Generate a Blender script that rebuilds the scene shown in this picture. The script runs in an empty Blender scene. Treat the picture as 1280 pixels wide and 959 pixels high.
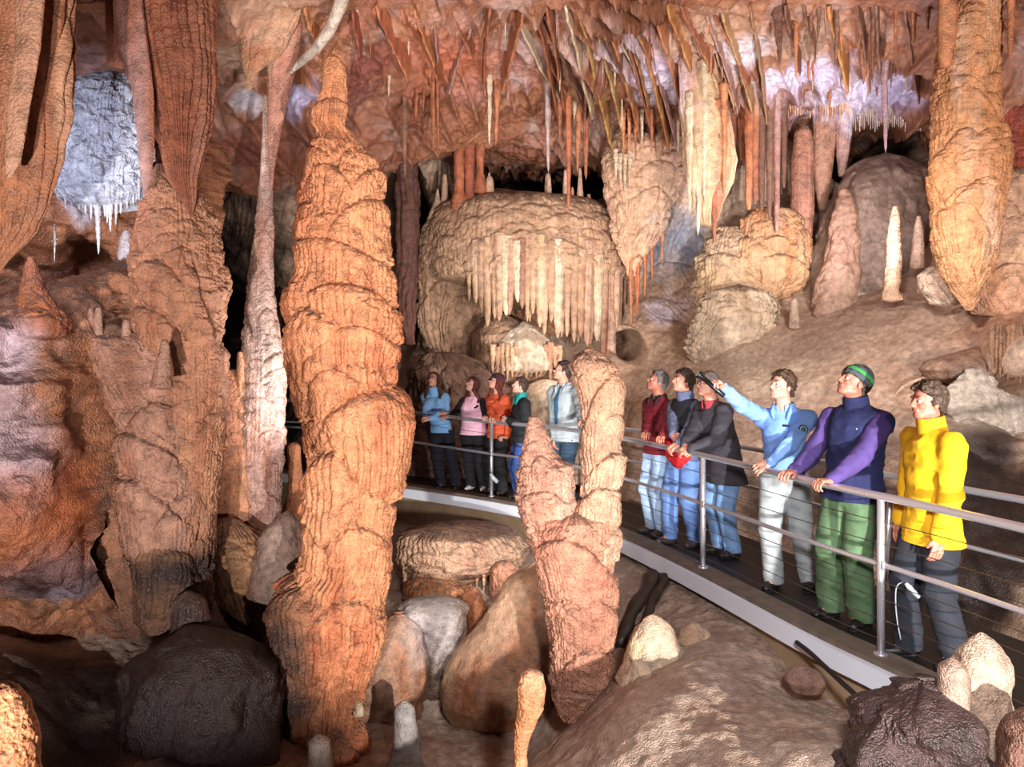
import bpy, math
import numpy as np
from math import pi, sin, cos, sqrt, atan2, radians
from mathutils import Vector

SC = bpy.context.scene
COL = SC.collection
F0, PX0, PY0 = 950.0, 640.0, 445.0      # focal length in pixels, principal column, horizon row

# ---------------------------------------------------------------- camera, world, lights
cam_d = bpy.data.cameras.new('camera'); cam = bpy.data.objects.new('camera', cam_d); COL.objects.link(cam)
cam.location = (0, 0, 0); cam.rotation_euler = (pi/2, 0, 0)
cam_d.sensor_width = 36; cam_d.lens = 36*F0/1280; cam_d.shift_y = -(479.5-PY0)/1280
cam_d.clip_start = .05; cam_d.clip_end = 100
SC.camera = cam
wd = bpy.data.worlds.new('cave_dark'); SC.world = wd; wd.use_nodes = True
wd.node_tree.nodes['Background'].inputs[0].default_value = (.75, .8, 1, 1)
wd.node_tree.nodes['Background'].inputs[1].default_value = .006
SC.view_settings.view_transform = 'Standard'; SC.view_settings.look = 'None'
SC.view_settings.exposure = 0.0; SC.view_settings.gamma = 1; SC.view_settings.use_curve_mapping = False

def lamp(name, loc, aim, power, color=(1,1,1), size=.25, angle=None, blend=.5):
    """a spot or round area light, for the flashes and the added fills"""
    if angle:
        l = bpy.data.lights.new(name, 'SPOT'); l.spot_size = radians(angle); l.spot_blend = blend; l.shadow_soft_size = size
    else:
        l = bpy.data.lights.new(name, 'AREA'); l.shape = 'DISK'; l.size = size
    l.energy = power; l.color = color
    o = bpy.data.objects.new(name, l); COL.objects.link(o); o.location = loc
    o.rotation_euler = (Vector(aim)-Vector(loc)).to_track_quat('-Z', 'Y').to_euler()
    return o
lamp('flash_low', (2.5, -1.6, -1.45), (3.4, 8, -.1), 4700, (1, .96, .92), .07, 78, .3)
lamp('fill_low_left', (-1.5, -1.2, -2.1), (-2.3, 8, 2.3), 2500, (1, .95, .92), .08, 68, .25)  # added fill for the formations on the left
lamp('flash_right', (3.2, -1.5, .6), (4.8, 9, 1.0), 1900, (1, .97, .95), .15, 66, .6)
lamp('fill_behind_stalagmite', (.45, 6.95, -1.7), (-.6, 11, -.7), 330, (1, .95, .92), .06, 110, .6)  # unseen spot added behind the stalagmite to brighten the far group
lamp('fill_centre_recess', (.9, 10.4, .0), (.2, 14, 1.2), 210, (1, .9, .82), .2, 120, .6)  # added fill for the centre recess, no cave lamp there
lamp('fill_ceiling_right', (4.2, 9.2, .9), (4.4, 11.3, 3.6), 420, (.92, .92, 1), .2, 120, .7)  # added uplight for the right part of the roof
lamp('fill_ceiling_centre', (-.2, 8.2, .9), (.8, 10.5, 3.8), 250, (1, .95, .93), .15, 140, .7)  # added uplight for the central roof
lamp('fill_slope', (3.3, 6.9, 1.6), (3.9, 10.5, .6), 380, (1, .95, .92), .15, 120, .7)  # added to brighten the slope at far right
lamp('fill_ground', (.7, 1.0, .2), (1.6, 5.4, -2.3), 850, (1, .97, .97), .15, 58, .7)  # added fill over the ground in front of the walkway
lamp('fill_left_alcove', (-3.7, 5.0, 1.5), (-4.1, 7.2, 1.3), 200, (.85, .88, 1), .15, 110, .7)  # added cool fill that brightens the white frosted rock
lamp('fill_under_walkway', (-.6, 6.6, -1.9), (-.6, 8.5, -2.3), 40, (1, .93, .85), .2, 150, .7)  # added fill below the deck, not a fitting of the walkway
lamp('fill_behind_column', (-1.4, 7.4, -.6), (-2.7, 8, .5), 170, (1, .95, .95), .06, 130, .6)  # unseen spot added behind the great column to brighten the slender one
lamp('fill_left', (-.5, -1.5, .2), (-3.3, 7, 1.3), 1000, (1, .95, .92), .10, 44, .5)  # added fill for the upper half of the tiered column
# ---------------------------------------------------------------- helpers
rng = np.random.RandomState(7)
_T = rng.rand(65536).astype(np.float32)

def srgb(h):
    h = h.lstrip('#'); v = np.array([int(h[i:i+2], 16)/255 for i in (0, 2, 4)])
    return np.where(v <= .04045, v/12.92, ((v+.055)/1.055)**2.4)

def noise(p, seed=0):
    """smooth value noise in -1..1 at the points p (N,3)"""
    p = np.asarray(p, np.float32); i = np.floor(p).astype(np.int32); f = p - i; f = f*f*(3-2*f)
    i = i.astype(np.int64)
    hx = [(i[..., 0]+a)*73856093 for a in (0, 1)]; hy = [(i[..., 1]+a)*19349663 for a in (0, 1)]; hz = [(i[..., 2]+a)*83492791 + seed*7919 for a in (0, 1)]
    def v(a, b, c):
        h = hx[a] ^ hy[b] ^ hz[c]; h = (h ^ (h >> 13)) * 1274126177; return _T[((h >> 9) & 65535)]
    fx, fy, fz = f[..., 0], f[..., 1], f[..., 2]
    def lx(b, c): return v(0, b, c)*(1-fx) + v(1, b, c)*fx
    y0 = lx(0, 0)*(1-fy) + lx(1, 0)*fy; y1 = lx(0, 1)*(1-fy) + lx(1, 1)*fy
    return (y0*(1-fz) + y1*fz)*2 - 1

def fbm(p, octv=4, seed=0, gain=.5):
    a, s, o = 1.0, 0, 0.0
    p = np.asarray(p, np.float32)
    for k in range(octv):
        o = o + a*noise(p*(2.03**k), seed+k*17); s += a; a *= gain
    return o/s

def ridged(p, octv=3, seed=0):
    a, s, o = 1.0, 0, 0.0
    for k in range(octv):
        o = o + a*(1-np.abs(noise(p*(2.1**k), seed+k*13))*2); s += a; a *= .5
    return o/s

def P(px, py, d):
    return np.array([(px-PX0)/F0*d, d, (PY0-py)/F0*d])

def hsh(a, b, k):
    h = (a.astype(np.int64)*73856093) ^ (b.astype(np.int64)*19349663) ^ (k*83492791); h = (h ^ (h >> 13))*1274126177
    return _T[(h >> 9) & 65535]

def lobes(s, z, w, h, seed=0, wrap=None):
    """flowstone: overlapping arched caps with curtains under them. returns (height 0..1, position down the curtain 0..1)"""
    ci = np.floor(s/w).astype(np.int64); cj = np.floor(z/h).astype(np.int64)
    best = np.zeros_like(s); bv = np.zeros_like(s); gr = np.zeros_like(s)
    jag = .10*np.sin(s*2*pi/.055 + 3*np.sin(z*9)) + .07*np.sin(s*2*pi/.13)
    for di in (-1, 0, 1):
        for dj in (-1, 0, 1, 2):
            a = ci+di; b = cj+dj; aw = a % wrap if wrap else a
            cx = (a+.15+.7*hsh(aw, b, seed+1))*w; cz = (b+.1+.8*hsh(aw, b, seed+2))*h
            sw = w*(.55+.6*hsh(aw, b, seed+3)); sh = h*(.8+.9*hsh(aw, b, seed+4)); am = .3+.7*hsh(aw, b, seed+5)
            u = (s-cx)/sw; v = (cz-z)/sh - .75*u*u + 1.0*(hsh(aw, b, seed+6)-.5)*u
            ok = (np.abs(u) < 1) & (v > 0) & (v < 1+jag)
            pr = am*np.sqrt(np.clip(1-u*u, 0, 1))*np.sqrt(np.clip(1-(1-np.clip(v/.4, 0, 1))**2, 0, 1))*(1-.22*v)
            pr = np.where(ok, pr, 0)
            gr = np.maximum(gr, np.where(np.abs(u) < .92, am*am*np.exp(-((v+.02+.25*jag)/.035)**2)*np.clip((.92-np.abs(u))/.3, 0, 1), 0))
            m = pr > best; best = np.where(m, pr, best); bv = np.where(m, np.clip(v, 0, 1), bv)
    return best-.42*gr, bv

def flutes(s, z, fw, seed=0):
    q = np.stack([s*1.3/fw*.25, z*1.2, np.full_like(s, seed*3.1)], -1)
    a = np.abs(np.sin(pi*(s/fw + 1.1*noise(q, seed))))
    b = np.abs(np.sin(pi*(s/(fw*2.7) + .8*noise(q*.6+9, seed+5))))
    return .6*a**.7 + .4*b - 1

# ---- meshes
def mesh_obj(name, V, Q, mat, parent=None, col=None, smooth=True, tris=None):
    """one mesh object from vertices, quads (and triangles)"""
    V = np.asarray(V, np.float32); me = bpy.data.meshes.new(name)
    Q = np.asarray(Q, np.int32).reshape(-1, 4) if Q is not None and len(Q) else np.zeros((0, 4), np.int32)
    T = np.asarray(tris, np.int32).reshape(-1, 3) if tris is not None and len(tris) else np.zeros((0, 3), np.int32)
    me.vertices.add(len(V)); me.vertices.foreach_set('co', V.ravel())
    nl = Q.size+T.size; me.loops.add(nl); me.loops.foreach_set('vertex_index', np.concatenate([Q.ravel(), T.ravel()]))
    st = np.concatenate([np.arange(len(Q))*4, Q.size+np.arange(len(T))*3]).astype(np.int32)
    me.polygons.add(len(Q)+len(T)); me.polygons.foreach_set('loop_start', st)
    me.update(calc_edges=True)
    me.polygons.foreach_set('use_smooth', np.full(len(Q)+len(T), smooth))
    if col is not None:
        ca = me.color_attributes.new('Col', 'FLOAT_COLOR', 'POINT')
        c4 = np.ones((len(V), 4), np.float32); c4[:, :3] = col; ca.data.foreach_set('color', c4.ravel())
    me.materials.append(mat)
    o = bpy.data.objects.new(name, me); COL.objects.link(o)
    if parent is not None: o.parent = parent
    return o

def grid_quads(n, m, wrap=False):
    """n rows, m columns"""
    i = np.arange(n-1)[:, None]; mm = m if wrap else m-1
    j = np.arange(mm)[None, :]; j2 = (j+1) % m
    return np.stack([i*m+j, i*m+j2, (i+1)*m+j2, (i+1)*m+j], -1).reshape(-1, 4)

def tag(o, label=None, cat=None, group=None, kind=None):
    if label: o['label'] = label
    if cat: o['category'] = cat
    if group: o['group'] = group
    if kind: o['kind'] = kind
    return o

def empty(name, loc, label, cat, group=None):
    o = bpy.data.objects.new(name, None); COL.objects.link(o); o.location = loc; o.empty_display_size = .1
    return tag(o, label, cat, group)

def tube_mesh(pts, r, n=10, closed=False):
    """vertices and quads of a tube along pts, r scalar or list; ends capped with a centre vertex fan"""
    pts = np.asarray(pts, float); k = len(pts); r = np.full(k, r) if np.isscalar(r) else np.asarray(r, float)
    t = np.gradient(pts, axis=0); t /= np.linalg.norm(t, axis=1)[:, None]+1e-9
    up = np.array([0, 0, 1.0]) if abs(t[0][2]) < .9 else np.array([1.0, 0, 0])
    V = []
    for i in range(k):
        a = np.cross(t[i], up); a /= np.linalg.norm(a)+1e-9; b = np.cross(a, t[i]); up = b
        for j in range(n):
            q = 2*pi*j/n; V.append(pts[i]+r[i]*(cos(q)*a+sin(q)*b))
    Q = grid_quads(k, n, True); T = []
    if not closed:
        V += [pts[0], pts[-1]]; c0, c1 = k*n, k*n+1
        for j in range(n):
            T.append((c0, (j+1) % n, j)); T.append((c1, (k-1)*n+j, (k-1)*n+(j+1) % n))
    return np.array(V), Q, T

class MB:
    """collects shapes for one mesh"""
    def __init__(s): s.V = []; s.Q = []; s.T = []; s.n = 0
    def add(s, V, Q, T=()):
        s.V.append(np.asarray(V, float)); 
        if len(Q): s.Q.append(np.asarray(Q)+s.n)
        if len(T): s.T.append(np.asarray(T)+s.n)
        s.n += len(V); return s
    def tube(s, pts, r, n=10): return s.add(*tube_mesh(pts, r, n))
    def box(s, c, size, ax=None):
        ax = np.eye(3) if ax is None else np.asarray(ax, float)
        V = [np.asarray(c)+sum(ax[k]*size[k]/2*sg[k] for k in range(3)) for sg in ((-1,-1,-1),(1,-1,-1),(1,1,-1),(-1,1,-1),(-1,-1,1),(1,-1,1),(1,1,1),(-1,1,1))]
        return s.add(V, [(0,3,2,1),(4,5,6,7),(0,1,5,4),(1,2,6,5),(2,3,7,6),(3,0,4,7)])
    def build(s, name, mat, parent=None, org=(0,0,0), smooth=True):
        V = np.concatenate(s.V)-np.asarray(org); Q = np.concatenate(s.Q) if s.Q else []; T = np.concatenate(s.T) if s.T else None
        return mesh_obj(name, V, Q, mat, parent, smooth=smooth, tris=T)

# ---- materials
def newmat(name):
    m = bpy.data.materials.new(name); m.use_nodes = True; nt = m.node_tree
    return m, nt, nt.nodes['Principled BSDF']

def rock_mat(name, rough=.5, bump=.5, scale=1.0, coat=.0, spec=.5, vscale=60, up_tone=.75, cells=0):
    """wet calcite: colour attribute times fine mottling, fine bumps from noise and voronoi, all from position"""
    m, nt, b = newmat(name); N = nt.nodes; L = nt.links
    at = N.new('ShaderNodeAttribute'); at.attribute_name = 'Col'
    ge = N.new('ShaderNodeNewGeometry')
    n1 = N.new('ShaderNodeTexNoise'); n1.inputs['Scale'].default_value = 9*scale; n1.inputs['Detail'].default_value = 8; n1.inputs['Roughness'].default_value = .65
    L.new(ge.outputs['Position'], n1.inputs['Vector'])
    mr = N.new('ShaderNodeMapRange'); mr.inputs[1].default_value = .3; mr.inputs[2].default_value = .7; mr.inputs[3].default_value = .52; mr.inputs[4].default_value = 1.38
    L.new(n1.outputs['Fac'], mr.inputs[0])
    vm = N.new('ShaderNodeVectorMath'); vm.operation = 'SCALE'; L.new(at.outputs['Color'], vm.inputs[0]); L.new(mr.outputs[0], vm.inputs['Scale'])
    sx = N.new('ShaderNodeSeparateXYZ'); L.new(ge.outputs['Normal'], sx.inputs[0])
    du = N.new('ShaderNodeMapRange'); du.inputs[1].default_value = .25; du.inputs[2].default_value = .8; du.inputs[3].default_value = 0; du.inputs[4].default_value = up_tone; L.new(sx.outputs['Z'], du.inputs[0])
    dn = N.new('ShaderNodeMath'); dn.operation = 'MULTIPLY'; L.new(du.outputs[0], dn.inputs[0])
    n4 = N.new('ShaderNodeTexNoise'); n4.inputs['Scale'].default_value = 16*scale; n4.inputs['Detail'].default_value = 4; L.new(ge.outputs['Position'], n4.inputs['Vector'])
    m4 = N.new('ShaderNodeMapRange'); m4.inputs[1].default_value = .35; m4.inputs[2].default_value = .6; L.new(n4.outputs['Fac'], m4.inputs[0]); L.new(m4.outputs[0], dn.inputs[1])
    mx = N.new('ShaderNodeMix'); mx.data_type = 'RGBA'; L.new(dn.outputs[0], mx.inputs['Factor']); L.new(vm.outputs[0], mx.inputs[6]); mx.inputs[7].default_value = (.075, .055, .047, 1)  # upward-facing rock mixed towards dark grey-brown, broken up by noise
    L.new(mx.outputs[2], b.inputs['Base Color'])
    n2 = N.new('ShaderNodeTexNoise'); n2.inputs['Scale'].default_value = 42*scale; n2.inputs['Detail'].default_value = 5; L.new(ge.outputs['Position'], n2.inputs['Vector'])
    vo = N.new('ShaderNodeTexVoronoi'); vo.inputs['Scale'].default_value = vscale*scale; L.new(ge.outputs['Position'], vo.inputs['Vector'])
    ad = N.new('ShaderNodeMath'); ad.operation = 'MULTIPLY_ADD'; L.new(vo.outputs['Distance'], ad.inputs[0]); ad.inputs[1].default_value = .5; L.new(n2.outputs['Fac'], ad.inputs[2])
    bu = N.new('ShaderNodeBump'); bu.inputs['Strength'].default_value = bump; bu.inputs['Distance'].default_value = .02
    L.new(ad.outputs[0], bu.inputs['Height']); L.new(bu.outputs[0], b.inputs['Normal'])
    if cells:                                     # cracked scale-like terraces
        mp = N.new('ShaderNodeVectorMath'); mp.operation = 'MULTIPLY'; mp.inputs[1].default_value = (1, 1, 2.3)
        wn = N.new('ShaderNodeVectorMath'); wn.operation = 'MULTIPLY_ADD'; L.new(n1.outputs['Color'], wn.inputs[0]); wn.inputs[1].default_value = (.12, .12, .12); L.new(ge.outputs['Position'], wn.inputs[2]); L.new(wn.outputs[0], mp.inputs[0])
        v2 = N.new('ShaderNodeTexVoronoi'); v2.feature = 'DISTANCE_TO_EDGE'; v2.inputs['Scale'].default_value = cells; L.new(mp.outputs[0], v2.inputs['Vector'])
        mm = N.new('ShaderNodeMath'); mm.operation = 'MINIMUM'; L.new(v2.outputs['Distance'], mm.inputs[0]); mm.inputs[1].default_value = .13
        b2 = N.new('ShaderNodeBump'); b2.inputs['Strength'].default_value = .35; b2.inputs['Distance'].default_value = .12; L.new(mm.outputs[0], b2.inputs['Height']); L.new(bu.outputs[0], b2.inputs['Normal']); L.new(b2.outputs[0], b.inputs['Normal'])
    n3 = N.new('ShaderNodeMapRange'); L.new(n1.outputs['Fac'], n3.inputs[0]); n3.inputs[1].default_value = .35; n3.inputs[2].default_value = .65; n3.inputs[3].default_value = max(.05, rough-.15); n3.inputs[4].default_value = min(1, rough+.2)
    L.new(n3.outputs[0], b.inputs['Roughness']); b.inputs['Specular IOR Level'].default_value = spec
    if coat: b.inputs['Coat Weight'].default_value = coat; b.inputs['Coat Roughness'].default_value = .25
    return m

def cloth(name, hexc, rough=.85, var=.12, scale=25, sheen=.0, bump=.15):
    m, nt, b = newmat(name); N = nt.nodes; L = nt.links; c = srgb(hexc)
    tc = N.new('ShaderNodeTexCoord'); n = N.new('ShaderNodeTexNoise'); n.inputs['Scale'].default_value = scale; n.inputs['Detail'].default_value = 4; L.new(tc.outputs['Object'], n.inputs['Vector'])
    r = N.new('ShaderNodeValToRGB'); L.new(n.outputs['Fac'], r.inputs[0])
    r.color_ramp.elements[0].position = .3; r.color_ramp.elements[1].position = .7
    r.color_ramp.elements[0].color = (*np.clip(c*(1-var), 0, 1), 1); r.color_ramp.elements[1].color = (*np.clip(c*(1+var), 0, 1), 1)
    L.new(r.outputs[0], b.inputs['Base Color']); b.inputs['Roughness'].default_value = rough
    bu = N.new('ShaderNodeBump'); bu.inputs['Strength'].default_value = bump; bu.inputs['Distance'].default_value = .01; L.new(n.outputs['Fac'], bu.inputs['Height']); L.new(bu.outputs[0], b.inputs['Normal'])
    return m

def metal(name, hexc, rough=.25, metallic=1.0):
    m, nt, b = newmat(name); N = nt.nodes; L = nt.links
    tc = N.new('ShaderNodeTexCoord'); n = N.new('ShaderNodeTexNoise'); n.inputs['Scale'].default_value = 30; L.new(tc.outputs['Object'], n.inputs['Vector'])
    mr = N.new('ShaderNodeMapRange'); mr.inputs[3].default_value = rough*.7; mr.inputs[4].default_value = rough*1.4; L.new(n.outputs['Fac'], mr.inputs[0]); L.new(mr.outputs[0], b.inputs['Roughness'])
    b.inputs['Base Color'].default_value = (*srgb(hexc), 1); b.inputs['Metallic'].default_value = metallic
    return m

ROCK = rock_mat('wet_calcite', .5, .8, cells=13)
SMOOTH_ROCK = rock_mat('sandy_flowstone', .45, .7, 1.6, up_tone=.15)
DRAPE = rock_mat('drapery_calcite', .5, .75, 1.0, up_tone=.3)
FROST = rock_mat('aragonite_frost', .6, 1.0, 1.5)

# ---- rock colour: a base pair, then mineral patches, painted shade and painted glare
STAIN_SHADES = []                                    # centre xyz, radius, colour, strength
def stain_shade(px, py, d, rpx, hexc, k=1.0): STAIN_SHADES.append((P(px, py, d), rpx*d/F0, srgb(hexc), k))
def colour(V, c1, c2, c3=None, seed=0, streak=3.0, freq=1.6, stain_shades=True):
    V = np.asarray(V, np.float32); a, b = srgb(c1), srgb(c2)
    q = V*np.array([freq, freq, freq/streak]); t = np.clip(.5+1.1*fbm(q, 4, seed+31), 0, 1)[:, None]
    c = a*(1-t)+b*t
    if c3 is not None:
        t = np.clip(1.6*fbm(V*np.array([freq*3.1, freq*3.1, freq*3.1/(streak*2)]), 3, seed+77)-.1, 0, 1)[:, None]; c = c*(1-t)+srgb(c3)*t
    if stain_shades:
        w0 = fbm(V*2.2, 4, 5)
        for C, R, s, k in STAIN_SHADES:
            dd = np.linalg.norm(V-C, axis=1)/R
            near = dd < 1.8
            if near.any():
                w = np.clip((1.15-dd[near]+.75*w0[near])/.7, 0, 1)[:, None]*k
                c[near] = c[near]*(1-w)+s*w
    return c

# ---- generic speleothem from its outline rows (py, left px, right px) at distance d
def formation(name, label, cat, rows, d, mat=None, cols=('#b9744a', '#c98a5c', '#a86a4c'), lobe=(.3, .28, .09), flute=(.045, .02), rough=.012, dr=.9,
              extra=(), seed=0, res=1.25, group=None, parent=None, streak=3.0, lean=0, round_top=0, kind=None, bulge=.07, flutefrom=.15, basefl=.3, scal=None, lump=None, skirt=False):
    mat = mat or ROCK
    rows = np.array(rows, float); k = d/F0
    zt, zb = (PY0-rows[0, 0])*k, (PY0-rows[-1, 0])*k
    sp = res*k
    nz = max(8, int((zt-zb)/sp)); z = np.linspace(zt, zb, nz); py = PY0-z/k
    xl = np.interp(py, rows[:, 0], rows[:, 1]); xr = np.interp(py, rows[:, 0], rows[:, 2])
    ker = np.hanning(max(3, int(nz*.009)*2+1)); ker /= ker.sum(); pad = len(ker)//2
    sm = lambda a: np.convolve(np.pad(a, pad, 'edge'), ker, 'valid')
    xl, xr = sm(xl), sm(xr)
    R = (xr-xl)/2*k; cx = ((xl+xr)/2-PX0)*k
    A = lobe[2] if lobe else 0
    scl = np.clip(R/.22, .12, 1)
    Rb = np.maximum(R - A*.62*scl, R*.45)
    if round_top:
        q = np.clip((zt-z)/round_top, 0, 1); Rb = Rb*np.sqrt(1-(1-q)**2)
    Rm = R.mean(); per = 2*pi*max(Rm, .02)
    nt = int(np.clip(2*pi*np.percentile(R, 85)*(1+dr)/2/sp, 10, 900))
    th = np.linspace(-1.5*pi, .5*pi, nt, endpoint=False)
    TH, Z = np.meshgrid(th, z); RR = np.repeat(Rb[:, None], nt, 1); CX = np.repeat(cx[:, None], nt, 1); SCL = np.repeat(scl[:, None], nt, 1)
    X = CX+RR*np.cos(TH); Y = d+lean*(Z-zb)+dr*RR*np.sin(TH)
    p = np.stack([X, Y, Z], -1).reshape(-1, 3)
    S = (TH*Rm).ravel(); Zf = Z.ravel(); sc = SCL.ravel()
    D = bulge*fbm(p*np.array([1.8, 1.8, 1.3])+seed, 3, seed)*np.clip(Rm/.3, .1, 1.5)
    v = np.zeros_like(Zf)
    if lump is None: lump = .0 if (lobe or mat is DRAPE or Rm < .1) else .07*min(1, Rm/.4)
    if lump: D = D + lump*(fbm(p*3.2/max(.5, min(1.5, Rm*2))+seed, 4, seed+40)*1.4+.5*(ridged(p*2.6, 3, seed+41)-.4))
    if lobe and A > 0:
        wr = max(3, int(round(per/lobe[0]))); w = per/wr
        warp = .10*noise(p*2.6, seed+3)
        h, v = lobes(S, Zf+warp, w, lobe[1], seed, wr)
        D = D + A*sc*h
        h2, v2 = lobes(S*1.0, Zf-warp*1.3, per/(wr*2), lobe[1]*.42, seed+50, wr*2)
        D = D + A*.4*sc*h2; v = np.maximum(v, v2*.5)
    Xf = p[:, 0]; front = np.sin(TH).ravel() < .35
    for (lx, ly, lw, lh, la) in extra:            # caps seen on this very formation
        x0 = (lx-PX0)*k; z0 = (PY0-ly)*k; u = (Xf-x0)/(lw*k); vv = (z0-Zf)/(lh*k) - .45*u*u + .7*((lx*7+ly*3) % 10/10-.5)*u + .05*noise(p*6, 8)
        jag = .06*np.sin(S*2*pi/.06)+.05*np.sin(S*2*pi/.17)
        ok = (np.abs(u) < 1) & (vv > 0) & (vv < 1+jag) & front
        pr = la*np.power(np.clip(1-u*u, 0, 1), .4)*np.sqrt(np.clip(1-(1-np.clip(vv/.22, 0, 1))**2, 0, 1))*(1-.25*vv)
        D = np.where(ok, D*.45+pr, D)-.4*la*np.exp(-((vv+.02+.4*jag)/.03)**2)*(np.abs(u) < .95)*front; v = np.where(ok, np.clip(vv, 0, 1), v)
    if skirt: v = np.clip((zt-Zf)/(zt-zb), 0, 1)
    fw, fa = flute
    if scal is None: scal = .022 if lobe else 0
    if scal:                                       # small wrinkled terraces, strongest on the caps
        w3 = per/max(5, int(per/.085)); h3, v3 = lobes(S+.03*noise(p*9, 4), Zf+.03*noise(p*7, 6), w3, .042, seed+90, max(5, int(per/.085)))
        D = D + scal*sc*h3*np.clip(1.35-v, .35, 1)*np.clip(.75+.9*noise(p*2.5, seed+2), .1, 1.3)
    fl = flutes(S, Zf, fw, seed)
    fm = np.clip((v-flutefrom)/.3, basefl, 1)
    D = D + (1.4 if lobe else 1)*fa*sc*fl*fm*np.clip(.8+.9*noise(p*np.array([4, 4, 2]), seed+12), .15, 1.4) + rough*sc*fbm(p*14, 3, seed+9)
    e = np.ones(nz); 
    D = D.reshape(nz, nt)
    X = CX+(RR+D)*np.cos(TH); Y = d+lean*(Z-zb)+dr*(RR+D)*np.sin(TH)
    V = np.stack([X, Y, Z], -1).reshape(-1, 3)
    V = np.concatenate([V, [[cx[0], d+lean*(zt-zb), zt+.3*Rb[0]]], [[cx[-1], d, zb-.3*Rb[-1]]]])
    Q = grid_quads(nz, nt, True)[:, ::-1]
    j = np.arange(nt); T = np.concatenate([np.stack([np.full(nt, nz*nt), j, (j+1) % nt], -1)[:, [0, 2, 1]][:, ::-1], np.stack([np.full(nt, nz*nt+1), (nz-1)*nt+j, (nz-1)*nt+(j+1) % nt], -1)[:, ::-1]])
    org = np.array([cx[-1], d, zb])
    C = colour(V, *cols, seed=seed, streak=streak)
    if parent is not None: org = np.zeros(3)
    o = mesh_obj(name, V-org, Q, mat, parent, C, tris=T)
    if parent is None: o.location = org; tag(o, label, cat, group, kind)
    elif kind: o['kind'] = kind
    return o
# ---------------------------------------------------------------- the cave's own walls, roof and ground
def rbf(pts, vals, smooth=1e-3):
    """thin plate spline through scattered values"""
    pts = np.array(pts, float); vals = np.array(vals, float); n = len(pts)
    r = np.linalg.norm(pts[:, None]-pts[None], axis=2); K = np.where(r > 0, r*r*np.log(r+1e-12), 0)+np.eye(n)*smooth
    A = np.zeros((n+3, n+3)); A[:n, :n] = K; A[:n, n] = 1; A[:n, n+1:] = pts; A[n, :n] = 1; A[n+1:, :n] = pts.T
    w = np.linalg.solve(A, np.concatenate([vals, [0, 0, 0]]))
    def f(a, b):
        out = w[n]+w[n+1]*a+w[n+2]*b
        for i in range(n):
            r2 = (a-pts[i, 0])**2+(b-pts[i, 1])**2; out = out+w[i]*.5*r2*np.log(r2+1e-12)
        return out
    return f

def sheet(name, axis, ra, rb_, fn, sp, mat, cols, big=.12, mid=.04, lobe=None, flute=None, mask=None, seed=0, streak=2.0, flip=False, fine=.012, freq=1.0, ribs=None):
    na = int((ra[1]-ra[0])/sp); nb = int((rb_[1]-rb_[0])/sp)
    A, B = np.meshgrid(np.linspace(*ra, na), np.linspace(*rb_, nb)); H = fn(A, B)
    V = np.stack([A, H, B] if axis == 'y' else [A, B, H], -1)
    du = np.gradient(V, axis=1); dv = np.gradient(V, axis=0); N = np.cross(du, dv); N /= np.linalg.norm(N, axis=2)[..., None]+1e-9
    if flip: N = -N
    p = V.reshape(-1, 3)
    D = big*fbm(p*.9, 3, seed)+mid*(ridged(p*2.1, 4, seed+4)-.4)+fine*fbm(p*11, 4, seed+8)
    if lobe:
        m = mask(p) if mask else 1.0
        s = p[:, 0]+.5*p[:, 1]
        h, v = lobes(s+.1*noise(p*2, 3), p[:, 2]+.12*noise(p*1.7, 5), lobe[0], lobe[1], seed)
        D = D+m*(lobe[2]*h+flute[1]*flutes(s, p[:, 2], flute[0], seed)*np.clip((v-.1)/.3, .15, 1))
    if ribs:                                  # grown ribs running along the roof
        for (ang, fw, am, xa, xb) in ribs:
            s = p[:, 0]*cos(ang)-p[:, 1]*sin(ang); tt = p[:, 0]*sin(ang)+p[:, 1]*cos(ang)
            m = np.clip((p[:, 0]-xa)/.8, 0, 1)*np.clip((xb-p[:, 0])/.8, 0, 1)*np.clip(.5+1.3*noise(p*.8+7, 6), 0, 1)
            a_ = np.abs(np.sin(pi*(s/fw+.9*noise(np.stack([s*.8/fw*.3, tt*.25, 0*s], -1), 2)))); D = D+am*m*((1-a_)**2.2)+am*.35*m*flutes(s, tt*.3, fw*.35, 4)
    V = p+N.reshape(-1, 3)*D[:, None]
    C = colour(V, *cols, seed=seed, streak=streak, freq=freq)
    Q = grid_quads(nb, na)
    if flip: Q = Q[:, ::-1]
    o = mesh_obj(name, V, Q, mat, None, C); tag(o, kind='structure'); return o

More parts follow.
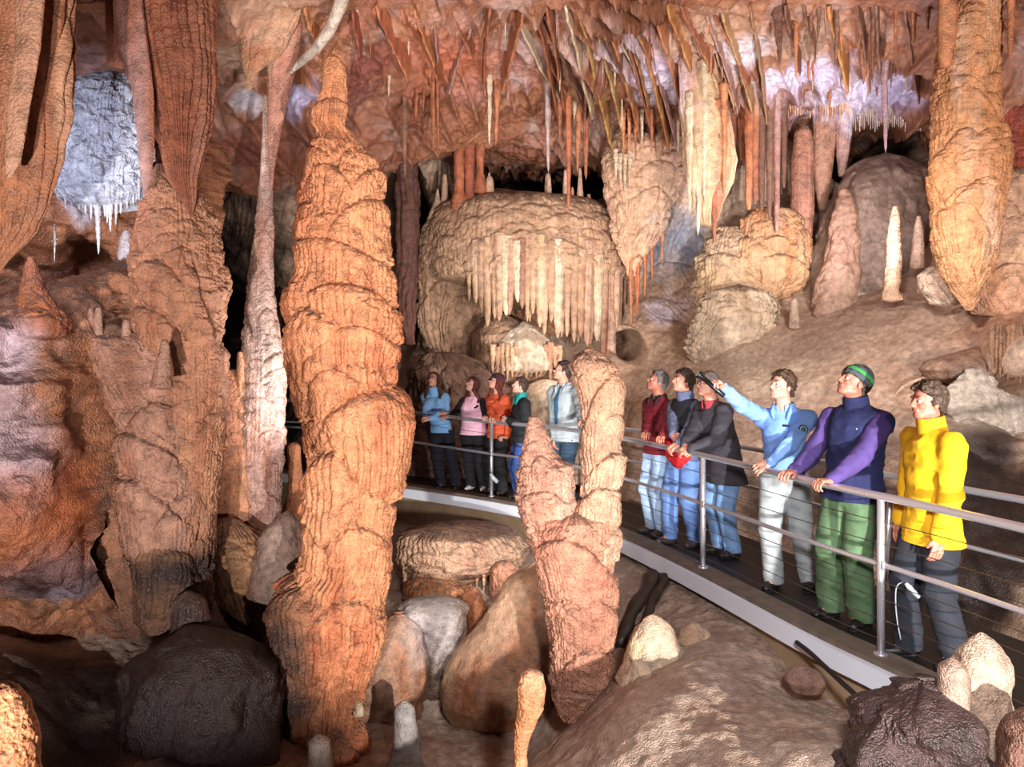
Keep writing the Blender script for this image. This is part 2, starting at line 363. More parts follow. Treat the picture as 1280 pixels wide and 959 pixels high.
# mineral patches, painted shade and glare (where, how wide, what colour)
for a in [
    (130, 200, 7.0, 70, '#d8dcf2', 1), (120, 60, 7.5, 60, '#b79aa0', .8), (10, 440, 5.7, 55, '#d8c0cc', .9), (40, 540, 5.6, 60, '#b8a0a8', .8), (60, 590, 5.8, 50, '#9a8088', .5),
    (60, 735, 6.0, 60, '#a8a4bc', .85), (230, 290, 7, 30, '#c9906a', .4), (60, 680, 5.9, 90, '#a85f3c', .7), (90, 620, 6, 60, '#b8663a', .6), (180, 760, 6.5, 50, '#8a5a3c', .5), (50, 390, 5.9, 35, '#b87048', .6),
    (310, 130, 8.5, 25, '#c8c0c8', .8), (370, 120, 9, 30, '#b8b0d8', .9), (300, 30, 7.3, 60, '#c07a5a', .7), (350, 10, 7, 60, '#d0b090', .6),
    (720, 190, 13.5, 60, '#c89a88', .5), (660, 170, 13.8, 50, '#b06a50', .6), (600, 90, 10.5, 80, '#b8684c', .6), (540, 60, 10, 60, '#bb6a4c', .6), (560, 20, 9, 40, '#c89080', .5), (640, 90, 10.5, 40, '#b89088', .6),
    (780, 50, 9.5, 60, '#c8a8b0', .7), (830, 100, 10.5, 50, '#d2c0dc', .9), (740, 110, 11, 30, '#b8a870', .4), (880, 60, 10, 60, '#c08a60', .5), (920, 70, 10.5, 30, '#d8c8cc', .7),
    (1010, 90, 11, 60, '#d4c4dc', .95), (1060, 120, 11.7, 60, '#dccce0', .95), (1120, 105, 11.5, 50, '#c8b8dc', .9), (1000, 60, 10.5, 50, '#c09880', .5), (960, 110, 11.3, 40, '#c8a090', .6), (1150, 60, 10.2, 40, '#a07868', .6),  # lavender entries paint flash glare on the right roof
    (840, 300, 13, 50, '#8890a4', .9), (830, 370, 12.5, 40, '#d8cce0', .85), (790, 300, 13.4, 30, '#9a8c94', .6), (820, 250, 13.4, 40, '#c8a890', .6), (790, 430, 12.2, 18, '#70625e', .8),
    (440, 100, 9.5, 50, '#7a3c30', .8), (460, 60, 9.3, 50, '#9a5242', .7), (440, 160, 10, 60, '#6a4440', .7), (310, 180, 9.5, 40, '#8a5040', .7),
    (820, 560, 9.5, 60, '#d6c0a0', .7), (960, 460, 10, 70, '#c8b09a', .6), (1060, 400, 10.6, 80, '#a88c78', .6), (1080, 260, 12.3, 80, '#7c6254', .8), (1080, 560, 8.2, 60, '#5a4238', .6), (1200, 620, 7, 120, '#3c2c28', .85), (1240, 560, 7.4, 60, '#40302c', .8), (960, 620, 8.8, 60, '#6a5448', .6),
    (1230, 510, 8.0, 55, '#b8a898', .8), (1250, 410, 8.6, 60, '#a86c4c', .6), (900, 400, 12, 70, '#c8a47c', .6), (880, 460, 10.8, 60, '#ccb094', .6),
    (815, 815, 5.8, 30, '#e6d2a6', .9), (900, 830, 5.2, 90, '#c0a898', .5), (920, 900, 4.6, 80, '#9a7c68', .5), (1000, 820, 5.3, 30, '#7a645c', .8), (1080, 850, 4.2, 30, '#8a6a58', .5),
    (530, 790, 7.3, 40, '#b0a8a8', .6), (470, 820, 7.2, 40, '#a8643e', .6), (600, 860, 6.4, 50, '#a87048', .6), (640, 760, 7.4, 50, '#8a6a4c', .6), (560, 660, 9.6, 40, '#a0764e', .4), (240, 860, 6.3, 170, '#2c1d1b', .95), (80, 870, 5.8, 150, '#281a18', .95), (20, 800, 6, 60, '#33221f', .8), (150, 830, 7.9, 110, '#33221f', .9), (300, 930, 5.8, 120, '#2c1d1b', .95)]:  # near-black entries paint the shadow of the lower-left pit into the rock
    stain_shade(*a)

stain_shade(300, 400, 20, 320, '#2a1f1c', 1); stain_shade(505, 330, 15, 55, '#33231f', 1); stain_shade(510, 420, 13.6, 30, '#40302a', .8); stain_shade(1110, 172, 13.5, 52, '#2a201c', 1); stain_shade(1110, 172, 16, 60, '#1c1614', 1); stain_shade(1180, 480, 9, 40, '#4a382e', .9); stain_shade(1200, 620, 7.3, 120, '#3c2c28', .9); stain_shade(1130, 650, 7.4, 60, '#44332c', .8); stain_shade(1265, 640, 6.8, 90, '#2c201d', 1); stain_shade(1210, 640, 7.0, 110, '#2c201d', 1); stain_shade(1230, 720, 6.4, 110, '#2c201d', 1); stain_shade(1000, 610, 8.5, 70, '#4a3a32', .85); stain_shade(1040, 620, 8.2, 50, '#57443a', .7); stain_shade(920, 610, 8.9, 40, '#5e4a3e', .5); stain_shade(680, 228, 18, 130, '#2c201d', 1)  # shade of the voids, dark opening and hollows painted as dark rock
for a in [(940, 440, 10.8, 60, '#bfa690', .8), (1030, 430, 10.3, 60, '#b89c88', .7), (1140, 420, 9.3, 70, '#b0917c', .7), (1210, 400, 8.8, 50, '#b4886c', .6)]: stain_shade(*a)
W = []
def wp(px, py, d): q = P(px, py, d); W.append(q)
for a in [(-100, 250, 15), (200, 250, 16), (300, 250, 22), (300, 400, 22), (300, 600, 20), (350, 450, 20), (420, 600, 15), (250, 750, 12), (420, 200, 12.5), (500, 300, 16), (510, 430, 14), (515, 540, 13), (600, 550, 13.2), (600, 620, 12.8), (700, 550, 12.8), (560, 450, 13.6), (640, 400, 14.6), (640, 225, 19), (740, 235, 19), (560, 200, 14.6), (700, 160, 14.8), (700, 480, 13.2),
          (800, 220, 14), (800, 300, 13.8), (800, 400, 12.7), (790, 440, 12.4), (770, 520, 11.6), (780, 600, 10.8), (850, 200, 13.6), (860, 400, 12.5), (850, 440, 11.6), (850, 500, 10.6), (850, 600, 9.7), (920, 250, 13.3), (920, 350, 12.7), (920, 430, 11.2), (920, 480, 10.3), (920, 560, 9.3), (960, 640, 8.7),
          (1000, 200, 13.2), (1000, 300, 13), (1000, 380, 11.6), (1000, 430, 10.6), (1000, 500, 9.6), (1000, 600, 8.6), (1000, 700, 8), (1110, 175, 19), (1085, 160, 17), (1100, 230, 13), (1100, 300, 12.3), (1110, 360, 11), (1100, 420, 9.8), (1100, 480, 8.9), (1100, 600, 7.9), (1100, 720, 7.2),
          (1200, 100, 11.5), (1200, 250, 11), (1200, 330, 10.3), (1200, 400, 9.2), (1200, 450, 8.6), (1185, 495, 9.6), (1245, 515, 9.6), (1220, 575, 7.9), (1220, 650, 7.0), (1200, 740, 6.4), (1290, 100, 10.6), (1290, 300, 9.4), (1290, 400, 8.3), (1290, 450, 7.9), (1290, 560, 7.2), (1290, 650, 6.5), (1290, 760, 5.9), (1500, 400, 7.2), (1500, 700, 5.4), (1600, 100, 8)]:
    wp(*a)
W = np.array(W); fback = rbf(W[:, [0, 2]], W[:, 1], 2e-2)
def cf(A, B):
    y = np.clip(fback(A, B), 5.2, 24)
    for (px, py, d, rx, rz, dep) in NOTCH:
        c = P(px, py, d); q = np.sqrt(((A-c[0])/(rx*d/F0))**2+((B-c[2])/(rz*d/F0))**2)+.25*noise(np.stack([A*1.7, B*1.7, 0*A], -1), 3)
        t = np.clip((1.3-q)/.6, 0, 1); y = y+dep*t*t*(3-2*t)
    return y
NOTCH = [(1108, 172, 12.5, 46, 38, 5), (680, 230, 15.5, 85, 30, 4), (1215, 505, 8.4, 62, 34, .45), (505, 300, 14, 22, 130, 4), (790, 432, 12.2, 16, 16, 1.2)]
def wmask(p):
    m = np.clip((p[:, 2]-.1)/.6, 0, 1)*np.clip(.6+1.2*noise(p*.7+4, 2), 0, 1)
    low = np.exp(-((p[:, 0]-5.4)**2/1.2+(p[:, 2]+.0)**2/1.0))
    return np.clip(m*np.where((p[:, 0] > 1.6) & (p[:, 2] < .5), .15, 1)+.0*low, 0, 1)
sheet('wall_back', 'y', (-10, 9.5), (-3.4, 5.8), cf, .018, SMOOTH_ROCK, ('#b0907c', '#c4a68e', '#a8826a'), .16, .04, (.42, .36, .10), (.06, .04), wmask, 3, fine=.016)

L_ = np.array([P(*a) for a in [(-300, 300, 6), (-300, 700, 5), (0, 290, 6.6), (0, 370, 6.1), (0, 500, 5.6), (0, 620, 5.5), (0, 720, 5.8), (0, 800, 6.6), (0, 900, 6.4), (60, 300, 8.2), (80, 390, 6.4), (100, 250, 8.6), (120, 400, 6.5), (130, 330, 8.2), (160, 400, 6.9), (100, 500, 6.1), (100, 620, 6.0), (100, 720, 6.2), (120, 790, 7.0), (200, 420, 7.3), (200, 520, 7.0), (200, 640, 6.8), (200, 740, 6.9), (200, 800, 7.6), (270, 500, 7.6), (270, 700, 7.1), (330, 720, 7.4), (330, 790, 8.2), (250, 150, 8.6), (100, 100, 8.4), (0, 100, 8)]])
fl_ = rbf(L_[:, [0, 2]], L_[:, 1], 1e-2)
def fleft(A, B):
    t = np.clip((A+3.6)/.3, 0, 1); t = t*t*(3-2*t); low = np.clip((B+1.6)/.4, 0, 1)
    return np.clip(fl_(A, B), 4.6, 9.5)+1.5*t*low
sheet('wall_left', 'y', (-8.5, -3.45), (-3.2, 3.2), fleft, .012, ROCK, ('#8f5a42', '#a9714f', '#8a6a60'), .10, .16, (.30, .30, .06), (.05, .02), lambda p: np.clip((p[:, 0]+4.1)/.8, 0, 1), 11, streak=1.2, fine=.02, freq=1.3)

Cc = np.array([P(*a) for a in [(0, 0, 6), (0, 100, 8), (130, 0, 6.5), (120, 90, 7.6), (250, 0, 6.8), (250, 180, 9), (320, 222, 10), (320, 100, 8.3), (320, 0, 7), (360, 225, 10.5), (400, 150, 9.5), (430, 60, 8.4), (480, 210, 11.6), (480, 80, 9.6), (480, 0, 8.2), (560, 190, 13.3), (560, 90, 10.6), (560, 0, 8.3), (640, 195, 14.4), (600, 0, 8), (700, 205, 14.7), (700, 80, 10), (700, 0, 8.1), (800, 170, 13), (800, 60, 10), (800, 0, 8.7), (880, 190, 12.8), (900, 100, 10.8), (900, 0, 9), (1000, 140, 12), (1000, 60, 10.3), (1000, 0, 9), (1110, 145, 12.2), (1110, 60, 10.2), (1110, 0, 9.1), (1170, 100, 10.6), (1280, 190, 9.6), (1280, 60, 9), (1280, 0, 8)]]
              + [np.array(q) for q in [(-6, 2, 2.9), (0, 2, 3.9), (6, 2, 4.4), (-6, -2, 3), (0, -2, 3.9), (6, -2, 4.4), (-7, 10, 2.6), (8, 10, 2.6), (0, 17, 4.0), (-5, 17, 3.5), (6, 16, 4), (-2.6, 12, 3.0), (-4, 12.5, 3)]])
fc_ = rbf(Cc[:, [0, 1]], Cc[:, 2], 2e-2)
def roof_d(px, py):
    """distance at which the line through this column and row meets the roof"""
    ds = np.arange(5.5, 16, .05); below = fc_((px-PX0)/F0*ds, ds) <= (PY0-py)/F0*ds
    return float(ds[np.argmax(below)]) if below.any() else 14.0
for a in [(780, 50, 0, 55, '#cbb4bc', .9), (830, 100, 0, 50, '#d8ccdf', 1), (720, 60, 0, 40, '#c4a69c', .7), (650, 60, 0, 40, '#b89c98', .7), (640, 100, 0, 26, '#c0a8a8', .7), (745, 150, 0, 40, '#b09890', .6), (880, 40, 0, 60, '#bf9c84', .6), (930, 60, 0, 40, '#d4c6ca', .8), (905, 110, 0, 40, '#cfb8a8', .7),
          (1000, 90, 0, 50, '#d8c8dc', 1), (1060, 115, 0, 55, '#e0d2e4', 1), (1120, 110, 0, 45, '#cfc0dc', 1), (1010, 40, 0, 50, '#b89880', .6), (540, 40, 0, 60, '#b87460', .6), (600, 110, 0, 45, '#c08c7c', .6), (560, 20, 0, 40, '#c89888', .6), (445, 20, 0, 40, '#a86a54', .6), (440, 110, 0, 50, '#6e3c30', .8), (470, 60, 0, 40, '#7a4436', .7), (370, 125, 0, 25, '#b8b0cc', .9), (310, 125, 0, 25, '#c4bcc4', .7), (310, 60, 0, 50, '#c8a890', .7), (330, 180, 0, 50, '#84503e', .6), (290, 20, 0, 40, '#cda890', .6)]:
    stain_shade(a[0], a[1], roof_d(a[0], a[1]), *a[3:])  # pale lavender entries paint flash glare into the roof colour
sheet('ceiling', 'z', (-10, 9), (-2.5, 24), lambda A, B: np.clip(fc_(A, B), 1.9, 4.9), .022, SMOOTH_ROCK, ('#84503c', '#a26c4c', '#a8887e'), .22, .16, None, None, None, 21, flip=True, fine=.02, streak=1, freq=.9, ribs=[(.57, .34, .30, .2, 5.5), (.2, .3, .2, -3.5, .8), (.05, .4, .25, 3.6, 8)])

G = np.array([P(*a) for a in [(800, 700, 8), (850, 745, 7), (950, 795, 6), (1045, 875, 5.1), (1150, 900, 4.6), (800, 830, 6), (760, 900, 5), (850, 950, 4.3), (950, 900, 4.6), (1050, 950, 3.9), (650, 985, 5.2), (600, 940, 6.8), (695, 915, 6.5), (700, 760, 7.6), (700, 700, 8.6), (560, 720, 9), (600, 690, 9.6), (500, 700, 9.4), (450, 930, 6.8), (520, 930, 6.9), (520, 780, 8.3), (250, 930, 5.8), (100, 945, 5.6), (560, 800, 8), (250, 800, 7.3), (100, 800, 6.8), (400, 700, 9.8), (330, 690, 10), (300, 700, 11), (0, 850, 5.6)]]
             + [np.array(q) for q in [(3, 9, -2.25), (6, 6, -2.25), (4.5, 3, -2.3), (3, 2, -2.4), (0, 2.2, -2.9), (-3, 2, -3.1), (-7, 4, -3), (-7, 8, -2.8), (1, 12, -2.3), (-3, 13, -2.4), (6, 13, -2), (2.5, 6, -2.25), (1.8, 8, -2.2), (3.3, 4, -2.3)]])
fg_ = rbf(G[:, [0, 1]], G[:, 2], 1e-2)
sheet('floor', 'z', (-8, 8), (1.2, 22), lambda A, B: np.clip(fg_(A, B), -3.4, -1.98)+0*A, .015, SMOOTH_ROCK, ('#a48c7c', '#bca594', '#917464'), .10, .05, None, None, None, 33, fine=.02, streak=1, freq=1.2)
# ---------------------------------------------------------------- speleothems
ORANGE = ('#b06c48', '#c6855c', '#aa5c38'); TAN = ('#a98468', '#c09a7c', '#9c6c50'); PINK = ('#a0766c', '#b89086', '#9c6454'); CREAM = ('#bfa588', '#d6c4aa', '#b08058')
BROWN = ('#704838', '#86604c', '#5c3c30'); RED = ('#96583e', '#ac6c4c', '#7c4636')


_O1 = 'first second third fourth fifth sixth seventh eighth ninth tenth eleventh twelfth thirteenth fourteenth fifteenth sixteenth seventeenth eighteenth nineteenth'.split()
def nth(i):
    """0 -> first, 1 -> second ..."""
    if i < 19: return _O1[i]
    t, u = divmod(i+1, 10); T = {2: 'twenty', 3: 'thirty', 4: 'forty', 5: 'fifty', 6: 'sixty'}[t]
    return T[:-1]+'ieth' if u == 0 else T+'-'+_O1[u-1]

def stalactite(name, label, px, pyt, pyb, w, d, cols=RED, group=None, lean=0, seed=0, mat=None, up=.12, cat='stalactite', bend=0, roof=False):
    k = d/F0; zt, zb = (PY0-pyt)*k+up, (PY0-pyb)*k; x = (px-PX0)*k; n = 44; m = 14
    if roof: zt = max(zt, min(float(fc_(np.array(x), np.array(d)))+.12, zt+1.6))
    t = np.linspace(0, 1, n); r = w*k/2*(1.15*(1-t)**.75*.85+.18)*(1+.12*np.sin(t*23+seed*2)+.10*np.sin(t*61+seed)); r[-1] = .0008; r[-2] *= .5
    th = np.linspace(0, 2*pi, m, endpoint=False); TH, T = np.meshgrid(th, t)
    Rr = np.repeat(r[:, None], m, 1)*(1+.14*np.sin(TH*3+seed)+.08*np.sin(TH*5+seed*3)); z = zt+(zb-zt)*T
    cx = lean*(T)*(zt-zb)+bend*np.sin(T*pi)*w*k+.04*w*k*np.sin(T*9+seed*5)
    V = np.stack([cx+Rr*np.cos(TH), Rr*np.sin(TH), z-zt], -1).reshape(-1, 3); V = np.concatenate([V, [[0, 0, 0]]])
    j = np.arange(m); T3 = np.stack([np.full(m, n*m), (j+1) % m, j], -1)[:, ::-1]
    org = np.array([x, d, zt]); C = colour(V+org, *cols, seed=seed, streak=8, freq=4, stain_shades=False)
    o = mesh_obj(name, V, grid_quads(n, m, True)[:, ::-1], mat or DRAPE, None, C, tris=T3); o.location = org
    return tag(o, label, cat, group)

def roof_drape(label, a, b, hang, thick=.03, cols=RED, seed=0, group=None, wav=.006, sag=.0, tip=True):
    """a curtain grown along a line on the roof from a to b (px, py), hanging lower towards b"""
    n = 90; m = 16; s = np.linspace(0, 1, n)
    da, db = roof_d(*a), roof_d(*b); A = P(*a, da); B = P(*b, db)
    x = A[0]+(B[0]-A[0])*s; y = A[1]+(B[1]-A[1])*s; nx, ny = (B-A)[1], -(B-A)[0]; L = np.hypot(nx, ny)+1e-6; nx, ny = nx/L, ny/L
    off = wav*np.sin(s*7+seed)+wav*.3*np.sin(s*17+seed*2); x = x+nx*off; y = y+ny*off
    z = fc_(x, y)+.08
    prof = (.25+.75*s**1.2)*(1-np.clip((s-.93)/.07, 0, 1)**2*.75)*np.clip(s/.08, .15, 1)*(1+.04*np.sin(s*31+seed)); H = hang*prof+.08
    t = np.concatenate([np.linspace(0, 1, m), np.linspace(1, 0, m)]); side = np.concatenate([np.ones(m), -np.ones(m)])
    fold = .004*np.sin(s*40+seed)[:, None]*t[None]*min(1, hang*3)
    w = thick*(1.0-.55*t)*side; w[m-1] *= .4; w[m] *= .4
    V = np.stack([x[:, None]+nx*(w+fold), y[:, None]+ny*(w+fold), z[:, None]-H[:, None]*t], -1).reshape(-1, 3)
    org = np.array([x[0], y[0], z[0]]); C = colour(V*np.array([1, 1, .35]), *cols, seed=seed, streak=1, freq=5, stain_shades=False)
    o = mesh_obj('drapery', V-org, grid_quads(n, 2*m, True), DRAPE, None, C); o.location = org
    return tag(o, label, 'drapery', group)

F = formation
# --- the great column in front, its caps placed one by one
K_rows = [(62, 414, 426), (68, 409, 431), (90, 405, 432), (110, 402, 432), (135, 394, 431), (158, 388, 430), (166, 396, 438), (182, 386, 456), (205, 384, 474), (225, 380, 480), (250, 378, 480), (262, 374, 480), (300, 370, 482), (318, 374, 486), (345, 371, 487), (362, 364, 492),
          (380, 362, 496), (420, 364, 497), (450, 366, 496), (480, 370, 496), (500, 374, 502), (530, 378, 507), (570, 384, 505), (610, 388, 502), (640, 384, 495), (690, 378, 490), (715, 368, 488), (728, 350, 487), (760, 342, 486), (800, 344, 482), (830, 348, 470), (860, 350, 458), (900, 352, 452), (950, 346, 462), (1010, 336, 476)]
F('column_formation', 'tall orange flowstone column of stacked fluted lobes at the left of the walkway', 'column', K_rows, 6.5, cols=ORANGE, lobe=(.36, .36, .14), flute=(.055, .045), seed=1, dr=.85, rough=.02, scal=.018,
  extra=[(415, 70, 20, 60, .05), (412, 128, 26, 40, .06), (402, 186, 26, 40, .07), (425, 212, 24, 55, .08), (463, 212, 22, 60, .08), (405, 262, 34, 90, .06), (456, 252, 36, 70, .09), (425, 305, 66, 60, .10), (452, 362, 50, 62, .12), (396, 392, 46, 125, .12), (462, 412, 34, 50, .08),
         (432, 460, 30, 60, .07), (470, 482, 62, 130, .14), (405, 520, 28, 70, .06), (421, 560, 34, 130, .15), (462, 610, 32, 70, .05), (452, 650, 36, 90, .07), (400, 640, 26, 70, .05), (372, 728, 34, 100, .12), (440, 735, 40, 80, .06), (462, 768, 24, 80, .06)])
# --- the two-spired stalagmite before the walkway
r = empty('stalagmite', P(715, 890, 6.1), 'two-spired pink and orange stalagmite standing in front of the walkway railing', 'stalagmite')
def part(name, rows, d, **kw):
    o = F(name, None, None, rows, d, parent=r, **kw); o.location = -Vector(r.location); return o
part('left_spire', [(521, 664, 670), (530, 661, 676), (545, 657, 684), (562, 654, 690), (574, 652, 700), (582, 650, 712), (610, 649, 716), (640, 652, 720), (665, 660, 724), (690, 668, 728)], 6.15, cols=('#b07c66', '#c49a84', '#a8664a'), lobe=(.15, .085, .055), flute=(.028, .009), seed=4, dr=.9, res=1.1)
part('right_spire', [(436, 732, 742), (442, 722, 752), (452, 717, 764), (462, 716, 773), (474, 720, 776), (500, 726, 775), (540, 731, 774), (558, 730, 770), (570, 729, 777), (600, 732, 774), (612, 727, 772), (645, 722, 774), (670, 710, 774), (700, 700, 772)], 6.1, cols=('#ae7a5c', '#c0967c', '#a06448'), lobe=(.14, .16, .055), flute=(.034, .022), seed=5, dr=.9, res=1.1,
     extra=[(728, 440, 16, 60, .04), (755, 468, 22, 95, .07), (760, 566, 22, 40, .06), (745, 608, 26, 44, .06), (765, 516, 14, 40, .04)])
part('base', [(648, 668, 770), (664, 660, 773), (700, 667, 772), (750, 684, 768), (800, 690, 766), (832, 688, 764), (850, 690, 756), (870, 694, 742), (885, 700, 730), (900, 704, 724)], 6.1, cols=('#ac745c', '#c29278', '#a06048'), lobe=(.2, .17, .06), flute=(.032, .02), seed=6, dr=.8, res=1.1,
     extra=[(722, 672, 50, 80, .07), (705, 740, 30, 60, .05), (748, 745, 24, 60, .05), (735, 800, 30, 60, .06), (722, 856, 28, 34, .06)])

# --- thin column and its neighbours
F('column_formation', 'slender pale pink column rising beside the great orange column', 'column', [(120, 331, 335), (150, 329, 337), (200, 327, 338), (240, 323, 340), (290, 318, 343), (330, 311, 341), (365, 306, 342), (400, 306, 345), (425, 306, 350), (455, 303, 355), (500, 299, 356), (550, 298, 355), (590, 297, 353), (640, 306, 350), (670, 305, 352), (700, 298, 360), (720, 292, 365)], 7.9, cols=('#b28c80', '#cbaea0', '#a8684c'), lobe=(.2, .16, .05), flute=(.034, .016), seed=7)
F('stalagmite', 'knobbly brown stalagmite leaning against the slender pink column', 'stalagmite', [(463, 272, 296), (470, 268, 300), (500, 268, 306), (540, 268, 308), (560, 264, 306), (590, 260, 304), (612, 258, 306), (650, 264, 304), (700, 262, 310)], 7.8, cols=('#a86a48', '#bd8560', '#8a5440'), lobe=(.16, .14, .06), flute=(.034, .016), seed=8)
F('stalagmite', 'thin knobbly brown spire between the stubby stalagmite and the slender pink column', 'stalagmite', [(440, 297, 304), (450, 296, 306), (520, 294, 308), (580, 294, 310), (650, 294, 312)], 7.75, cols=('#a86a48', '#c08a68', '#8a5440'), lobe=(.1, .1, .03), flute=(.03, .01), seed=9)
F('stalagmite', 'short orange stump of a stalagmite in the gap beside the great column', 'stalagmite', [(553, 360, 375), (560, 358, 377), (600, 360, 379), (625, 358, 380), (650, 348, 384), (690, 338, 388)], 8.6, cols=ORANGE, lobe=(.12, .2, .02), flute=(.04, .012), seed=10, round_top=.05)
F('flowstone', 'yellow-brown fluted flowstone hanging at the foot of the slender pink column', 'flowstone', [(648, 266, 300), (668, 256, 325), (700, 258, 345), (740, 266, 348), (780, 285, 345), (800, 305, 340), (818, 320, 334)], 7.4, cols=('#925c40', '#a87850', '#84563f'), lobe=(.3, .2, .07), flute=(.05, .03), seed=12, round_top=.3)
F('flowstone', 'smooth grey hump of flowstone between the slender column and the great column', 'flowstone', [(638, 348, 372), (655, 332, 380), (700, 318, 378), (740, 308, 368), (770, 308, 352), (790, 318, 342)], 7.2, mat=SMOOTH_ROCK, cols=('#7a6258', '#957a6c', '#8a5c48'), lobe=None, flute=(.1, .01), seed=13, round_top=.3)

# --- big left column and the flowstone wall around it
F('column_formation', 'broad tiered brown column under the striped hanging drapery', 'column', [(205, 197, 206), (215, 193, 214), (230, 190, 232), (245, 186, 254), (265, 182, 262), (300, 173, 276), (330, 168, 280), (352, 168, 285), (400, 174, 281), (450, 180, 277), (500, 184, 273), (550, 186, 270), (600, 190, 266), (650, 188, 263), (690, 180, 262), (740, 176, 262), (780, 185, 258)], 6.7,
  cols=('#a87054', '#bf8a68', '#9a5a40'), lobe=(.2, .13, .07), flute=(.03, .02), seed=14, extra=[(258, 345, 27, 340, .10), (215, 330, 34, 66, .08), (212, 386, 30, 50, .09)])
F('flowstone', 'pinkish brown flowstone apron with hanging fringes left of the tiered column', 'flowstone', [(405, 125, 150), (425, 112, 195), (460, 118, 222), (500, 135, 232), (540, 150, 240), (600, 152, 240), (640, 158, 238), (690, 164, 236), (740, 176, 232), (775, 190, 225)], 6.55,
  cols=('#a0705a', '#b98a74', '#8c5a44'), lobe=(.26, .2, .09), flute=(.036, .024), seed=15, dr=.6, extra=[(205, 500, 34, 70, .1), (195, 545, 46, 70, .12), (190, 600, 50, 100, .14), (225, 618, 26, 70, .08)], round_top=.2)
F('flowstone', 'fluted brown lobe hanging over the dark hollow at lower left', 'flowstone', [(672, 178, 222), (690, 168, 236), (730, 168, 238), (765, 172, 230), (790, 182, 216)], 6.5, cols=('#9a6448', '#ae7a58', '#7c4c3a'), lobe=(.4, .4, .06), flute=(.045, .035), seed=16, dr=.7, round_top=.2, basefl=.6)
F('flowstone', 'smooth brown rock swell with faint ribs low between the left wall and the tiered column', 'flowstone', [(585, 118, 150), (610, 100, 185), (660, 92, 200), (710, 94, 205), (750, 104, 200), (780, 122, 190), (795, 140, 175)], 6.75, cols=('#8a5a42', '#a06c4e', '#7a5040'), lobe=(.45, .4, .06), flute=(.08, .03), seed=161, dr=.6, round_top=.25)
F('stalagmite', 'stubby grey-brown stalagmite with a white side at the edge of the dark hollow', 'stalagmite', [(738, 224, 246), (748, 216, 256), (775, 214, 262), (805, 210, 266)], 6.3, cols=('#8a6450', '#a8948a', '#8c5238'), lobe=(.3, .3, .03), flute=(.06, .015), seed=17, round_top=.12)
F('stalagmite', 'orange cone stalagmite ringed with steps above the left slope', 'stalagmite', [(322, 34, 44), (345, 29, 52), (368, 25, 62), (385, 20, 76), (400, 16, 90), (420, 24, 84)], 6.0, cols=RED, lobe=(.3, .09, .05), flute=(.05, .01), seed=18)
for px, pt, pb, w, lb in [(114, 385, 425, 11, 'small brown stalagmite knob, left of two side by side on the ridge'), (123, 385, 425, 12, 'small brown stalagmite knob, right of two side by side on the ridge'), (158, 400, 435, 13, 'small white-tipped stalagmite knob on the ridge'), (202, 441, 470, 16, 'bright white-topped stub on the pink flowstone apron'), (206, 425, 455, 14, 'small pointed knob just above the white-topped stub')]:
    F('stalagmite', lb, 'stalagmite', [(pt, px-w*.2, px+w*.2), (pt+6, px-w*.36, px+w*.36), (pb-8, px-w*.5, px+w*.5), (pb+14, px-w*.8, px+w*.8)], 6.45 if px < 200 else 6.0, cols=('#8e6450', '#ab8470', '#8c5c48'), lobe=(.1, .06, .015), flute=(.04, .006), seed=px)
F('stalagmite', 'slim white stalagmite standing between the left drapery and the tiered column', 'stalagmite', [(288, 154, 160), (296, 151, 164), (330, 148, 168), (372, 143, 166), (392, 141, 165), (405, 140, 164)], 7.6, cols=('#c2b2b4', '#e0d8e0', '#a88478'), lobe=(.1, .12, .025), flute=(.03, .01), seed=19)
F('column_formation', 'reddish brown ribbed column in the shade behind the white frosted rock', 'column', [(235, 78, 112), (300, 76, 116), (340, 80, 116), (400, 84, 120)], 8.1, cols=BROWN, lobe=(.2, .2, .06), flute=(.06, .03), seed=20)
F('column_formation', 'dark tiered column in the shade beside the slim white stalagmite', 'column', [(235, 112, 150), (300, 116, 152), (350, 114, 150), (405, 118, 158)], 8.3, cols=BROWN, lobe=(.2, .14, .06), flute=(.05, .03), seed=21)

# --- hanging masses top left
F('drapery', 'huge orange-brown drapery with cream stripes hanging at the left edge', 'drapery', [(-60, -100, 110), (40, -100, 98), (110, -90, 92), (160, -80, 84), (200, -70, 76), (240, -60, 58), (290, -50, 44), (320, -45, 24), (345, -40, 8)], 4.9, mat=DRAPE, cols=('#824a32', '#9c6444', '#bf9070'), lobe=None, flute=(.12, .09), seed=22, dr=.4, streak=10, bulge=.12, basefl=1, res=1.3, rough=.006)
F('drapery', 'narrow orange fold of drapery hanging inside the left edge', 'drapery', [(-60, 20, 60), (60, 18, 52), (150, 8, 36), (200, 6, 26), (222, 8, 14)], 4.55, mat=DRAPE, cols=('#96604a', '#b08468', '#84503a'), lobe=None, flute=(.07, .03), seed=23, dr=.4, streak=10, basefl=1, rough=.004)
F('drapery', 'broad striped orange drapery ending in a blunt point above the tiered column', 'drapery', [(-60, 160, 272), (40, 162, 268), (100, 178, 267), (150, 188, 263), (190, 200, 257), (225, 208, 250), (250, 222, 248), (272, 234, 244)], 6.5, mat=DRAPE, cols=('#8c4e36', '#a4684a', '#9a6650'), lobe=(.5, .16, .012), flute=(.075, .045), seed=24, dr=.75, streak=10, basefl=1, rough=.008)
F('drapery', 'thin drapery with a pale lavender edge left of the broad striped drapery', 'drapery', [(-60, 135, 175), (60, 145, 186), (110, 166, 192), (180, 172, 194), (225, 176, 190), (246, 179, 184)], 6.2, mat=DRAPE, cols=('#8a4a34', '#a86a50', '#c0a0a0'), lobe=None, flute=(.08, .03), seed=25, dr=.4, streak=10, basefl=1, rough=.005)
